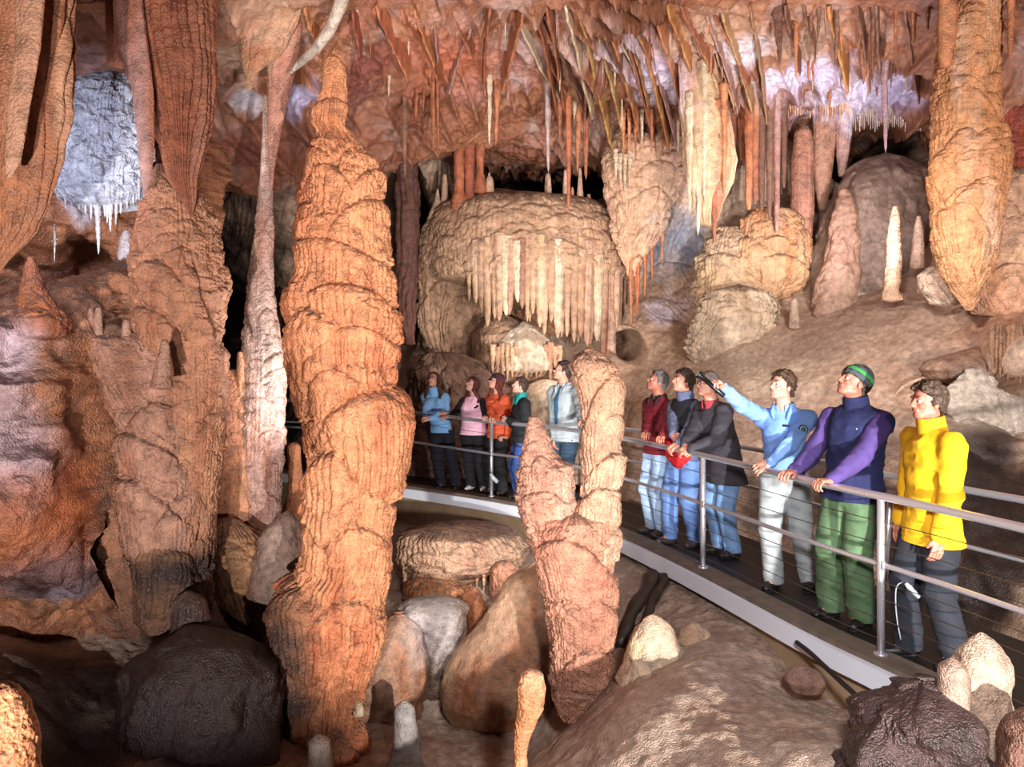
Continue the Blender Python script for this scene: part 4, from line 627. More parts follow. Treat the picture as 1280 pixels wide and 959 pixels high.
F('flowstone', 'tan overhanging shelf with drips below the concrete footing', 'flowstone', [(656, 520, 610), (664, 502, 645), (680, 498, 662), (700, 498, 660), (716, 500, 620), (735, 502, 565), (750, 506, 535)], 9.1, cols=('#927058', '#a8866c', '#90604a'), lobe=(.35, .16, .11), flute=(.06, .05), seed=65, dr=.8, round_top=.07)
F('flowstone', 'low orange-brown tiered ledge under the overhanging shelf', 'flowstone', [(722, 512, 560), (732, 505, 585), (748, 506, 580), (760, 515, 560)], 8.6, cols=('#a0663e', '#b07850', '#8a5a40'), lobe=(.3, .1, .06), flute=(.06, .02), seed=66, dr=.8, round_top=.1)
F('stalagmite', 'ribbed orange stalagmite in the hollow below the walkway', 'stalagmite', [(733, 585, 595), (742, 580, 600), (762, 580, 606), (780, 582, 610), (800, 582, 608), (815, 578, 612)], 8.1, cols=ORANGE, lobe=(.2, .12, .04), flute=(.06, .01), seed=67, round_top=.05)
F('stalagmite', 'rounded reddish stalagmite mound below the walkway edge', 'stalagmite', [(700, 622, 640), (712, 614, 648), (740, 612, 652), (780, 606, 656), (820, 600, 665)], 8.5, cols=('#a06a50', '#b88468', '#8c5a44'), lobe=(.3, .25, .07), flute=(.07, .02), seed=68, round_top=.1)
F('stalagmite', 'small frosted orange stump in front of the two-spired stalagmite', 'stalagmite', [(838, 656, 672), (843, 650, 678), (860, 646, 681), (885, 646, 680), (905, 643, 670), (925, 641, 662), (945, 643, 658), (1000, 640, 664)], 4.95, cols=('#c07a4c', '#d9b8a0', '#c8744a'), lobe=(.07, .05, .02), flute=(.03, .006), seed=69, rough=.016, res=1.1)
F('stalagmite', 'small white knob on the smooth orange-grey dome', 'stalagmite', [(876, 443, 451), (884, 441, 454), (894, 441, 455)], 6.4, cols=('#d0b898', '#e0ccb0', '#c0a080'), lobe=None, flute=(.05, .004), seed=70, round_top=.05)
F('stalagmite', 'pale squat lump of flowstone at the bottom edge beside the column foot', 'stalagmite', [(918, 392, 404), (926, 386, 412), (960, 384, 416), (985, 380, 420)], 5.4, mat=SMOOTH_ROCK, cols=('#7a6a5c', '#94847a', '#6a584c'), lobe=None, flute=(.1, .01), seed=71, round_top=.06)
F('stalagmite', 'grey knobbly stalagmite at the foot of the whitish block', 'stalagmite', [(876, 498, 512), (884, 494, 518), (905, 494, 520), (930, 492, 524), (960, 486, 530)], 6.2, mat=SMOOTH_ROCK, cols=('#948c8c', '#aaa09c', '#7a6658'), lobe=(.15, .12, .03), flute=(.06, .01), seed=72, round_top=.1)
F('stalagmite', 'cream blunt stalagmite on the sandy slope beside the two-spired stalagmite', 'stalagmite', [(768, 808, 824), (774, 802, 832), (790, 794, 842), (812, 786, 852), (835, 778, 862), (850, 770, 875)], 5.8, mat=SMOOTH_ROCK, cols=('#c2a68c', '#d4bca2', '#a88468'), lobe=None, flute=(.08, .008), seed=73, round_top=.16, bulge=.06)
F('flowstone', 'small cream knobbly rock behind the cream blunt stalagmite', 'flowstone', [(778, 858, 876), (786, 852, 884), (800, 848, 890), (815, 845, 895)], 6.0, mat=SMOOTH_ROCK, cols=('#b8987c', '#d0b496', '#a07860'), lobe=None, flute=(.08, .01), seed=74, round_top=.08)
F('boulder', 'rounded brown stone half buried in the sandy slope under the walkway', 'boulder', [(832, 992, 1015), (838, 984, 1024), (850, 982, 1030), (862, 990, 1028)], 5.0, mat=SMOOTH_ROCK, cols=('#7c5c50', '#a07a66', '#6a4a40'), lobe=None, flute=(.1, .01), seed=75, dr=.8, round_top=.07)
F('boulder', 'tall pale rounded boulder in the bottom right corner', 'boulder', [(790, 1212, 1240), (798, 1200, 1252), (820, 1190, 1258), (850, 1184, 1262), (900, 1190, 1270), (950, 1196, 1280), (1010, 1200, 1290)], 3.9, mat=SMOOTH_ROCK, cols=('#947866', '#b09580', '#6e5040'), lobe=None, flute=(.2, .012), seed=76, round_top=.22, bulge=.1)
F('boulder', 'dark maroon boulder at the end of the white walkway edge', 'boulder', [(846, 1130, 1180), (858, 1100, 1200), (880, 1080, 1206), (910, 1066, 1210), (950, 1060, 1214), (1010, 1050, 1230)], 3.75, mat=SMOOTH_ROCK, cols=('#2c1c1a', '#3c2825', '#201513'), lobe=None, flute=(.2, .012), seed=77, round_top=.2, bulge=.1, lump=.11)  # shadow on this boulder is put into its dark colour
F('boulder', 'small brown boulder leaning on the tall pale one', 'boulder', [(822, 1180, 1200), (832, 1172, 1208), (860, 1172, 1212), (890, 1176, 1210)], 3.7, mat=SMOOTH_ROCK, cols=('#84685a', '#9c8070', '#6a4c40'), lobe=None, flute=(.2, .01), seed=78, round_top=.08, bulge=.06)
F('boulder', 'dark brown boulder cut by the right edge at the bottom', 'boulder', [(885, 1262, 1310), (900, 1250, 1320), (940, 1244, 1330), (1010, 1240, 1340)], 3.5, mat=SMOOTH_ROCK, cols=('#5c3c30', '#6e4a3a', '#4a3028'), lobe=None, flute=(.2, .01), seed=79, round_top=.12)
F('stalagmite', 'bright orange scaly stalagmite tip in the bottom left corner', 'stalagmite', [(853, 0, 12), (860, -10, 22), (880, -16, 34), (905, -24, 41), (930, -28, 46), (960, -30, 45), (1010, -40, 60)], 2.45, cols=('#c07444', '#d69468', '#b06038'), lobe=(.035, .03, .012), flute=(.012, .004), seed=80, rough=.006, bulge=.01, res=1.3)
F('flowstone', 'dark rounded dome of rock in the shadowed hollow at lower left', 'flowstone', [(782, 212, 262), (798, 180, 320), (830, 158, 345), (880, 146, 352), (960, 138, 358), (1000, 130, 360)], 6.1, mat=SMOOTH_ROCK, cols=('#3a2624', '#4a322e', '#2c1d1b'), lobe=None, flute=(.2, .02), seed=81, dr=.8, round_top=.35, bulge=.12)  # shade of the hollow is put into the dome's near-black colour

# every member of a row by its turn from one end
for g_, lb_ in [('white fringe under the frosted flowstone', 'short white stalactite, %s along from the left drapery in the fringe under the frosted flowstone'), ('curtain of stalactites below the great mound', 'tan stalactite, %s from the left in the curtain below the great mound'), ('fringe under the pale dome', 'short tan stalactite, %s from the left in the fringe under the pale dome'),
                ('fringe of the cream bulge', 'short cream stalactite, %s from the left in the fringe of the cream bulge'), ('stalactites on the lip of the right hollow', 'short brown stalactite, %s from the left on the lip of the right hollow'), ('fringe over the dark opening', 'tiny pale stalactite, %s from the left over the dark opening'),
                ('fringe above the stout columns', 'tiny pink stalactite, %s from the left above the stout columns'), ('drips along the lower edge of the central roof', 'small drip, %s from the left along the lower edge of the central roof'),
                ('slim draperies between the long slanting ones', 'slim drapery, %s from the left of those slotted between the long slanting draperies'), ('small stalactites scattered over the roof', 'small thin stalactite, %s from the left of those scattered over the roof')]:
    m_ = sorted([o for o in COL.objects if o.get('group') == g_], key=lambda o: o.location.x/o.location.y)
    for i, o in enumerate(m_): o['label'] = lb_ % nth(i)

for i in range(12):
    px = 506+i*9; stalactite('stalactite', None, px, 712, 738+14*_T[i*19+2], 8, 8.75+.1*sin(i), cols=TAN, seed=i+800, up=.15)
    tag([o for o in COL.objects if o.name.startswith('stalactite') and 'label' not in o][0], 'short tan drip, %s from the left under the overhanging shelf below the footing' % nth(i), 'stalactite', 'drips under the overhanging shelf')
# ---------------------------------------------------------------- the walkway: deck, kerb, white edge, footing, railings
STEEL = metal('brushed_stainless', '#dcdce4', .3, .75); CABLE = metal('wire_cable', '#8a8684', .35)
DECKM = cloth('dark_deck_boards', '#1c1714', .6, .3, 14, bump=.4); KERBM = cloth('grey_kerb', '#6a5c50', .8, .25, 9, bump=.4)
WHITE = cloth('white_edge_strip', '#e8eefc', .35, .04, 3, bump=.02); CONC = cloth('tan_concrete', '#9c8468', .9, .18, 6, bump=.5)
ZD = -1.95
edge = [(-7.2, 14.4), (-5.2, 13.3), (-3.4, 12.4), (-1.72, 11.32), (.10, 9.9), (.75, 9.0), (1.15, 8.15), (1.52, 7.1), (1.80, 6.2), (2.07, 5.25), (2.34, 4.59), (2.56, 3.9), (2.78, 3.1), (3.0, 2.3)]
def resample(pl, n):
    pl = np.array(pl, float)
    for _ in range(2):                                # corner cutting
        a = pl[:-1]*.75+pl[1:]*.25; b = pl[:-1]*.25+pl[1:]*.75; pl = np.concatenate([[pl[0]], np.stack([a, b], 1).reshape(-1, pl.shape[1]), [pl[-1]]])
    s = np.concatenate([[0], np.cumsum(np.linalg.norm(np.diff(pl, axis=0), axis=1))]); t = np.linspace(0, s[-1], n)
    return np.stack([np.interp(t, s, pl[:, k]) for k in range(pl.shape[1])], 1)
E = resample(edge, 160)
tg = np.gradient(E, axis=0); tg /= np.linalg.norm(tg, axis=1)[:, None]
NRM = np.stack([-tg[:, 1], tg[:, 0]], 1)                 # towards the inner side of the walkway
if NRM[80][0] < 0: NRM = -NRM
def off(o): return E+NRM*o
def strip(name, o0, o1, z0, z1, mat, parent, i0=0, i1=160, org=None):
    a, b = off(o0)[i0:i1], off(o1)[i0:i1]; n = len(a)
    V = np.concatenate([np.c_[a, np.full(n, z0)], np.c_[b, np.full(n, z0)], np.c_[b, np.full(n, z1)], np.c_[a, np.full(n, z1)]])
    Q = []
    for k in range(4):
        k2 = (k+1) % 4
        for i in range(n-1): Q.append((k*n+i, k*n+i+1, k2*n+i+1, k2*n+i))
    Q += [(0, n, 2*n, 3*n), (n-1, 4*n-1, 3*n-1, 2*n-1)]
    return mesh_obj(name, V-np.array(org), Q, mat, parent, smooth=False)
WO = np.array([1.5, 7.1, ZD])
wk = empty('walkway', WO, 'dark decked curved walkway with a bluish white edge strip crossing the cave', 'walkway')
strip('deck', .10, 1.30, ZD-.10, ZD, DECKM, wk, org=WO)
strip('kerb', .03, .22, ZD-.02, ZD+.035, KERBM, wk, org=WO)
cuts = [0, 22, 41, 55, 68, 80, 92, 104, 114, 124, 136, 160]
cuts = [c for c in cuts]
for c0, c1 in zip(cuts[:-1], cuts[1:]): strip('edge_panel', -.02, .03, ZD-.135, ZD+.0, WHITE, wk, c0, min(160, c1+1), org=WO) if c1-c0 > 1 else None
strip('footing', .07, .35, ZD-.72, ZD-.10, CONC, wk, 0, 86, org=WO)
strip('footing', .07, .30, ZD-.42, ZD-.10, CONC, wk, 118, 140, org=WO)
strip('support_beam', .5, .8, ZD-.3, ZD-.10, CONC, wk, 86, 118, org=WO)
def rail_set(label, o, posts, ht, org, zfac=0, cables=(.13, .26, .39, .50, .74, .88), i0=0, i1=160, lean=None):
    r = empty('railing', org, label, 'railing')
    p = off(o)[i0:i1]; rise = np.clip((12.2-0-p[:, 1])*0, 0, 0)+np.clip(-p[:, 0]-.3, 0, 3)*.05
    def line(z, rad, nm, m, n=10):
        b = MB(); b.tube(np.c_[p, ZD+z+rise], rad, n); b.build(nm, m, r, org)
    line(ht, .026, 'top_rail', STEEL, 14); line(ht*.585, .017, 'mid_rail', STEEL, 10)
    for c in cables: line(c*ht/1.04, .0032, 'cable', CABLE, 5)
    for (x, y) in posts:
        i = np.argmin((p[:, 1]-y)**2); x, y = p[i]; b = MB()
        b.tube([(x, y, ZD+.0), (x, y, ZD+ht-.02+rise[i])], .024, 14); po = b.build('post', STEEL, r, org)
        b = MB(); b.tube([(x, y, ZD+.03), (x, y, ZD+.05)], .045, 14); f = b.build('base_plate', STEEL, po, (0, 0, 0)); f.location = -Vector(org)
        b = MB(); b.tube([(x, y-.03, ZD+ht*.585+rise[i]-.03), (x, y-.03, ZD+ht*.585+rise[i]+.03)], .014, 8); f = b.build('clamp', STEEL, po, (0, 0, 0)); f.location = -Vector(org)
    return r
RO = np.array([1.84, 6.9, ZD])
rail_set('brushed steel railing with thin cables on the near edge of the walkway', .13, [(0, 14.2), (0, 12.3), (0, 10.35), (0, 8.75), (0, 6.9), (0, 4.87), (0, 3.0)], 1.05, RO)
BO = np.array([3.0, 6.9, ZD])
rail_set('dark steel railing along the far side of the walkway, behind the visitors', 1.22, [(0, 12.5), (0, 10.6), (0, 8.6), (0, 6.7), (0, 4.6), (0, 3.2)], .98, BO, cables=(.3, .45, .8))
# leaning steel strut by the man in the yellow fleece
a = P(1101, 777, 5.55); b = P(1113, 626, 5.2); a[2] = ZD; mb = MB(); mb.tube([a, b], .019, 12)
o = mb.build('steel_strut', STEEL, None, a); o.location = a; tag(o, 'bright steel strut leaning behind the railing, between green trousers and yellow fleece', 'strut')
# black hose under the deck and dark stumps
mb = MB(); hp = resample([P(996, 803, 5.28), P(1012, 815, 5.08), P(1042, 844, 4.72), P(1074, 873, 4.42), P(1092, 890, 4.28)], 30); mb.tube(hp, .016, 10)
o = mb.build('hose', cloth('black_rubber', '#141212', .5), None, hp[0]); o.location = hp[0]; tag(o, 'black hose running down from under the white walkway edge to the dark boulder', 'hose')
WOODM = cloth('dark_wet_wood', '#3a2c24', .45, .4, 8, bump=.8)
for i, (a, b, w, lb) in enumerate([((816, 716, 7.2), (772, 808, 6.7), .06, 'dark wet propped log, left of two under the walkway'), ((830, 722, 7.2), (800, 790, 6.75), .05, 'dark wet propped log, right of two under the walkway')]):
    A_, B_ = P(*a), P(*b); t = np.linspace(0, 1, 12)[:, None]; pts = A_*(1-t)+B_*t+np.c_[.02*np.sin(t*9+i), .02*np.cos(t*7), 0*t]
    mb = MB(); mb.tube(pts, w*(1+.15*np.sin(np.arange(12)*1.7+i)), 12); o = mb.build('log', WOODM, None, B_); o.location = B_; tag(o, lb, 'log')
# a small cable tag and lead hanging at the near post
c = P(1140, 738, 4.72); mb = MB(); mb.tube(resample([P(1128, 728, 4.8), P(1119, 732, 4.78), P(1120, 770, 4.78), P(1126, 800, 4.8)], 16), .004, 6)
o = mb.build('lead', cloth('white_plastic', '#d8dce0', .4), None, c); o.location = c; tag(o, 'thin white lead looped on the near steel post', 'cable')
mb = MB(); mb.tube([P(1132, 729, 4.72), P(1137, 735, 4.71), P(1148, 747, 4.70)], [.012, .018, .016], 10); o = mb.build('light_fitting', cloth('grey_plastic', '#9aa4aa', .35), None, c); o.location = c; tag(o, 'small grey and white light fitting clipped to the near steel post', 'light')
c = P(617, 598, 10.2); mb = MB(); mb.tube([P(613, 592, 10.2), P(616, 597, 10.2), P(622, 603, 10.2)], [.02, .03, .026], 10); o = mb.build('light_fitting', cloth('grey_plastic', '#b4c0c4', .35), None, c); o.location = c; tag(o, 'small white light fitting clipped to the far steel post', 'light')
# ---------------------------------------------------------------- people: signed distance bodies, meshed with surface nets
def unit(v): v = np.asarray(v, float); return v/(np.linalg.norm(v)+1e-9)

class Field:
    def __init__(s, lo, hi, h):
        s.h = h; s.lo = np.array(lo, float); s.n = np.ceil((np.array(hi)-s.lo)/h).astype(int)+1; s.F = np.full(s.n, 1.0, np.float32)
    def region(s, lo, hi, m):
        a = np.clip(np.floor((np.array(lo)-m-s.lo)/s.h).astype(int), 0, s.n-1); b = np.clip(np.ceil((np.array(hi)+m-s.lo)/s.h).astype(int)+1, 1, s.n)
        ax = [s.lo[k]+np.arange(a[k], b[k])*s.h for k in range(3)]
        return tuple(slice(a[k], b[k]) for k in range(3)), np.stack(np.meshgrid(*ax, indexing='ij'), -1)
    def put(s, sl, d, k, op):
        G = s.F[sl]
        if op == 'add':
            if k > 0: hh = np.clip(.5+.5*(G-d)/k, 0, 1); s.F[sl] = G*(1-hh)+d*hh-k*hh*(1-hh)
            else: s.F[sl] = np.minimum(G, d)
        else:
            d = -d
            if k > 0: hh = np.clip(.5-.5*(G-d)/k, 0, 1); s.F[sl] = G*(1-hh)+d*hh+k*hh*(1-hh)
            else: s.F[sl] = np.maximum(G, d)
    def cap(s, a, b, ra, rb, k=.02, flat=None, axis=None, op='add'):
        """tapered capsule; flat < 1 squashes it along axis"""
        a, b = np.asarray(a, float), np.asarray(b, float); R = max(ra, rb)
        sl, X = s.region(np.minimum(a, b)-R, np.maximum(a, b)+R, k+.03)
        Xa = X-a; ba = b-a
        if flat:
            ax = unit(axis); q = Xa@ax; Xa = Xa+q[..., None]*ax*(1/flat-1); ba = ba+ax*(ba@ax)*(1/flat-1)
        t = np.clip((Xa@ba)/(ba@ba+1e-12), 0, 1); d = np.linalg.norm(Xa-t[..., None]*ba, axis=-1)-(ra+(rb-ra)*t)
        if flat: d = d*(.5+.5*flat)
        s.put(sl, d, k, op); return s
    def ell(s, c, r, B=None, k=.02, op='add'):
        c = np.asarray(c, float); r = np.asarray(r, float); B = np.eye(3) if B is None else np.asarray(B)
        R = r.max(); sl, X = s.region(c-R, c+R, k+.03); q = (X-c)@B.T
        k0 = np.linalg.norm(q/r, axis=-1); k1 = np.linalg.norm(q/r**2, axis=-1)+1e-9
        s.put(sl, k0*(k0-1)/k1, k, op); return s
    def points(s):
        ax = [s.lo[k]+np.arange(s.n[k])*s.h for k in range(3)]; return np.stack(np.meshgrid(*ax, indexing='ij'), -1)
    def cut(s, p, n, k=0):
        """remove everything on the side n points to"""
        d = -((s.points()-np.asarray(p))@unit(n)); s.F = np.maximum(s.F, -d).astype(np.float32); return s
    def wrinkle(s, amp, f, seed, stretch=(1, 1, 1), zone=None):
        m = np.abs(s.F) < .05; X = s.points()[m]; v = amp*(ridged(X*f*np.array(stretch), 2, seed)-.2)
        if zone is not None: v = v*zone(X)
        s.F[m] += -v; return s
    def mesh(s):
        F = np.pad(s.F, 1, constant_values=1.0); n = np.array(F.shape); S = F < 0
        c = [F[i:n[0]-1+i, j:n[1]-1+j, k:n[2]-1+k] for i in (0, 1) for j in (0, 1) for k in (0, 1)]
        cs = [x < 0 for x in c]; cnt = sum(x.astype(np.int8) for x in cs); act = (cnt > 0) & (cnt < 8); idx = np.argwhere(act)
        off_ = np.array([(i, j, k) for i in (0, 1) for j in (0, 1) for k in (0, 1)], float)
        vals = np.stack([x[act] for x in c], 1); acc = np.zeros((len(idx), 3)); num = np.zeros(len(idx))
        for a in range(8):
            for b in range(a+1, 8):
                if np.abs(off_[a]-off_[b]).sum() != 1: continue
                va, vb = vals[:, a], vals[:, b]; m = (va < 0) != (vb < 0); t = va[m]/(va[m]-vb[m])
                acc[m] += off_[a]+t[:, None]*(off_[b]-off_[a]); num[m] += 1
        V = (idx+acc/num[:, None]-1)*s.h+s.lo
        ID = np.full(act.shape, -1, np.int64); ID[act] = np.arange(len(idx)); Q = []
        for ax in range(3):
            o1, o2 = [(1, 2), (2, 0), (0, 1)][ax]
            A = S.take(range(0, n[ax]-1), ax); Bb = S.take(range(1, n[ax]), ax); e = np.argwhere(A != Bb)
            e = e[(e[:, o1] > 0) & (e[:, o2] > 0) & (e[:, o1] < n[o1]-1) & (e[:, o2] < n[o2]-1)]
            u = np.zeros(3, int); u[o1] = 1; w = np.zeros(3, int); w[o2] = 1
            g = lambda q: ID[q[:, 0], q[:, 1], q[:, 2]]
            q4 = np.stack([g(e-u-w), g(e-w), g(e), g(e-u)], 1); fl = A[e[:, 0], e[:, 1], e[:, 2]]
            q4[~fl] = q4[~fl][:, ::-1]; Q.append(q4)
        Q = np.concatenate(Q); Q = Q[(Q >= 0).all(1)]
        return V, Q

def skin_mat(name, hexc):
    m, nt, b = newmat(name); N = nt.nodes; L = nt.links; c = srgb(hexc)
    tc = N.new('ShaderNodeTexCoord'); n = N.new('ShaderNodeTexNoise'); n.inputs['Scale'].default_value = 18; n.inputs['Detail'].default_value = 3; L.new(tc.outputs['Object'], n.inputs['Vector'])
    r = N.new('ShaderNodeValToRGB'); L.new(n.outputs['Fac'], r.inputs[0]); r.color_ramp.elements[0].position = .35; r.color_ramp.elements[1].position = .7
    r.color_ramp.elements[0].color = (*c, 1); r.color_ramp.elements[1].color = (*np.clip(c*np.array([1.0, .78, .74]), 0, 1), 1); L.new(r.outputs[0], b.inputs['Base Color'])
    b.inputs['Roughness'].default_value = .5; b.inputs['Subsurface Weight'].default_value = .08; b.inputs['Subsurface Radius'].default_value = (.02, .008, .005)
    return m
SKIN = skin_mat('skin', '#cf9680'); SKIN_R = skin_mat('ruddy_skin', '#c07f6a'); SKIN_P = skin_mat('pale_skin', '#d8a894')
EYEW = cloth('eye_white', '#e8e4e0', .3, .02); IRIS = cloth('dark_iris', '#2a2220', .3, .05); LENS = cloth('dark_lens', '#1c1a1e', .15, .05); RIM = metal('spectacle_rim', '#3a3634', .4)
LIPS = cloth('lips', '#b0645a', .5, .05); SOLE = cloth('dark_sole', '#1a1716', .7)
_cm = {}
def CM(h, rough=.85, var=.12, bump=.2, scale=25):
    k = (h, rough, var)
    if k not in _cm: _cm[k] = cloth('fabric_'+h.strip('#'), h, rough, var, scale, bump=bump)
    return _cm[k]

def ik(S, T, l1, l2, hint):
    d = T-S; L = np.linalg.norm(d); L2 = min(L, (l1+l2)*.995); dn = d/L; T = S+dn*L2
    a = (l1*l1-l2*l2+L2*L2)/(2*L2); h = sqrt(max(0, l1*l1-a*a)); hn = np.asarray(hint, float); hn = unit(hn-dn*(hn@dn))
    return S+dn*a+hn*h, T

def person(label, px, py_feet, H, face, look=(0, 0), hip=(0, 0), chest=(0, 0), feet=((.10, 0), (-.10, 0)), hands=None, elbows=None, grip=('rail', 'rail'), build=1.0,
           skin=None, hair=None, hairc='#3a2a20', top=None, sleeves=None, vest=None, trousers='#2a2c34', shoes='#2a2422', collar=None, hat=None, glasses=None, hem=.50, belt=None, extra=None, fem=False, seed=0, head_roll=0, jacket=.012, flare=0):
    """face: heading in degrees (-90 looks at the camera, 180 to picture left); look: (turn, lift) of the head; hands: world targets (right, left)"""
    d = -ZD*F0/(py_feet-PY0); O = np.array([(px-PX0)/F0*d, d, ZD]); hs = H/1.75
    a = radians(face); Fv = np.array([cos(a), sin(a), 0]); Rv = np.array([sin(a), -cos(a), 0]); U = np.array([0, 0, 1.0])
    W3 = lambda x, y, z: O+Rv*x+Fv*y+U*z
    skin = skin or SKIN; h = .0055 if d < 7.2 else .0075
    r = empty('person', O, label, 'person')
    hipc = W3(0, 0, .515*H)+np.array([hip[0], hip[1], 0]); che = hipc+np.array([chest[0], chest[1], 0])+U*.225*H; nb = hipc+np.array([chest[0], chest[1], 0])*1.3+U*.325*H
    sp = unit(nb-hipc); shw = (.104 if not fem else .094)*H*(build*.5+.5)
    sh = [nb-sp*.045*H+Rv*shw, nb-sp*.045*H-Rv*shw]
    hj = [hipc+Rv*.052*H, hipc-Rv*.052*H]; ank = [W3(feet[0][0], feet[0][1], .05*H), W3(-abs(feet[1][0]) if feet[1][0] > 0 else feet[1][0], feet[1][1], .05*H)]
    kn = []
    for i in (0, 1): k_, _ = ik(hj[i], ank[i], .24*H, .235*H, Fv); kn.append(k_)
    # head frame
    ha = radians(face+look[0]); Hf = np.array([cos(ha), sin(ha), 0]); Hr = np.array([sin(ha), -cos(ha), 0]); el = radians(look[1])
    Hf2 = Hf*cos(el)+U*sin(el); Hu = -Hf*sin(el)+U*cos(el); ro = radians(head_roll); Hr, Hu = Hr*cos(ro)+Hu*sin(ro), Hu*cos(ro)-Hr*sin(ro)
    B = np.array([Hr, Hf2, Hu]); hc = nb+U*.098*H+Hf*.018*H+Hf*.012*sin(-el); HP = lambda x, y, z: hc+(Hr*x+Hf2*y+Hu*z)*hs
    # arms
    ul, fl_l = .172*H, .150*H; ar = []
    for i in (0, 1):
        s_ = 1 if i == 0 else -1
        T = hands[i] if hands and hands[i] is not None else sh[i]-U*.31*H+Rv*s_*.06+Fv*.05
        T = np.asarray(T, float); hint = (elbows[i] if elbows and elbows[i] is not None else -U*.7-Fv*.5+Rv*s_*.5)
        el_, wr = ik(sh[i], T, ul, fl_l, hint); ar.append((sh[i], el_, wr))
    lo = np.min([O, hipc-.3, hc-.2]+[x-.25 for q in ar for x in q]+[x-.2 for x in ank+kn], axis=0); hi = np.max([hc+.22, hipc+.3]+[x+.25 for q in ar for x in q]+[x+.2 for x in ank+kn], axis=0); lo[2] = ZD
    # --- body, one surface
    f = Field(lo, hi, h); bw = build
    f.cap(hipc, hipc+sp*.10*H, .088*H*bw, .078*H*bw, .03, .68, Fv); f.cap(hipc+sp*.10*H, che, .078*H*bw, .09*H*bw, .04, .66, Fv); f.cap(che, nb-sp*.03*H, .09*H*bw, .05*H, .04, .62, Fv)
    f.cap(sh[0], sh[1], .030*H, .030*H, .03)
    for i in (0, 1): f.cap(che, sh[i], .070*H*bw, .036*H, .03, .66, Fv)
    for i in (0, 1):
        f.cap(hj[i], kn[i], .052*H*bw, .034*H, .03); f.cap(kn[i], kn[i]*.55+ank[i]*.45, .033*H, .032*H, .02); f.cap(kn[i]*.6+ank[i]*.4, ank[i], .033*H, .021*H, .02); f.cap(ank[i], ank[i]+Fv*.045*H-U*.018*H, .020*H, .014*H, .02)
        S_, E_, W_ = ar[i]; f.cap(S_, E_, .030*H*bw**.5, .023*H, .02); f.cap(E_, W_, .024*H, .0165*H, .015)
    f.cap(nb-sp*.03*H, hc-Hu*.03*hs-Hf2*.01, .036*H*(1 if not fem else .82), .032*H*(1 if not fem else .82), .02)
    # head
    f.ell(HP(0, -.012, .038), np.array([.074, .094, .086])*hs, B, .012); f.ell(HP(0, .022, -.022), np.array([.060, .072, .080])*hs, B, .015)
    f.ell(HP(0, .068, -.078), np.array([.028, .022, .020])*hs, B, .018); f.cap(HP(-.05, .0, -.055), HP(-.018, .06, -.078), .020*hs, .018*hs, .018); f.cap(HP(.05, .0, -.055), HP(.018, .06, -.078), .020*hs, .018*hs, .018)
    f.cap(HP(-.034, .076, .034), HP(.034, .076, .034), .013*hs, .013*hs, .012); f.cap(HP(0, .086, .022), HP(0, .107, -.014), .008*hs, .0125*hs, .008); f.ell(HP(0, .098, -.018), np.array([.019, .012, .010])*hs, B, .006)
    for s_ in (-1, 1):
        f.ell(HP(.031*s_, .092, .012), np.array([.017, .014, .011])*hs, B, .008, 'sub'); f.ell(HP(.038*s_, .066, -.016), np.array([.02, .02, .018])*hs, B, .012)
        f.ell(HP(.076*s_, -.006, -.004), np.array([.010, .019, .031])*hs, B, .004)
    f.cap(HP(-.018, .086, -.046), HP(.018, .086, -.046), .010*hs, .010*hs, .006); f.ell(HP(0, .094, -.050), np.array([.02, .006, .0025])*hs, B, .003, 'sub')
    # hands
    for i in (0, 1):
        S_, E_, W_ = ar[i]; fd = unit(W_-E_); g = grip[i]; s_ = 1 if i == 0 else -1
        if g == 'rail': dd = unit(np.array([fd[0], fd[1], 0])+U*.05); nn = -U; curl = 38
        elif g == 'point': dd = fd; nn = unit(np.cross(fd, np.cross(-U, fd))); curl = 50
        elif g == 'clasp': dd = unit(fd*.6-Rv*s_*.6-U*.1); nn = unit(-Fv*.8-U*.3); curl = 30
        else: dd = unit(fd*.8-U*.5); nn = -Rv*s_; curl = 18
        nn = unit(nn-dd*(nn@dd)); sd = np.cross(dd, nn)
        f.cap(W_-fd*.01, W_+dd*.02*hs, .0175*H, .019*H, .012, .75, nn)
        p0 = W_+dd*.02*hs; p1 = W_+dd*.085*hs; f.cap(p0+sd*.016*hs, p1+sd*.022*hs, .020*hs, .018*hs, .01, .72, nn); f.cap(p0-sd*.016*hs, p1-sd*.022*hs, .020*hs, .018*hs, .01, .72, nn)
        for q, (o_, L_) in enumerate([(-.034, .78), (-.0115, .95), (.0115, 1.0), (.034, .93)]):
            pt = p1+sd*o_*hs; ang = 0
            for m, l in enumerate((.042, .026, .021)):
                ang += radians(curl+(6 if m else 0)+3*q-4); dv = dd*cos(ang)+nn*sin(ang); p2 = pt+dv*l*L_*hs; f.cap(pt, p2, (.0095-.0008*m)*hs, (.0088-.001*m)*hs, .002); pt = p2
        ts = sd*(.036 if i == 0 else -.036)*(1); tb = p0+ts*hs*.7; t1 = tb+(unit(ts)*.55+dd*.75+nn*.25)*.04*hs; f.cap(tb, t1, .0125*hs, .0105*hs, .006); f.cap(t1, t1+(dd*.75+nn*.6)*.03*hs, .0105*hs, .009*hs, .003)
    V, Q = f.mesh(); mesh_obj('body', V-O, Q, skin, r)
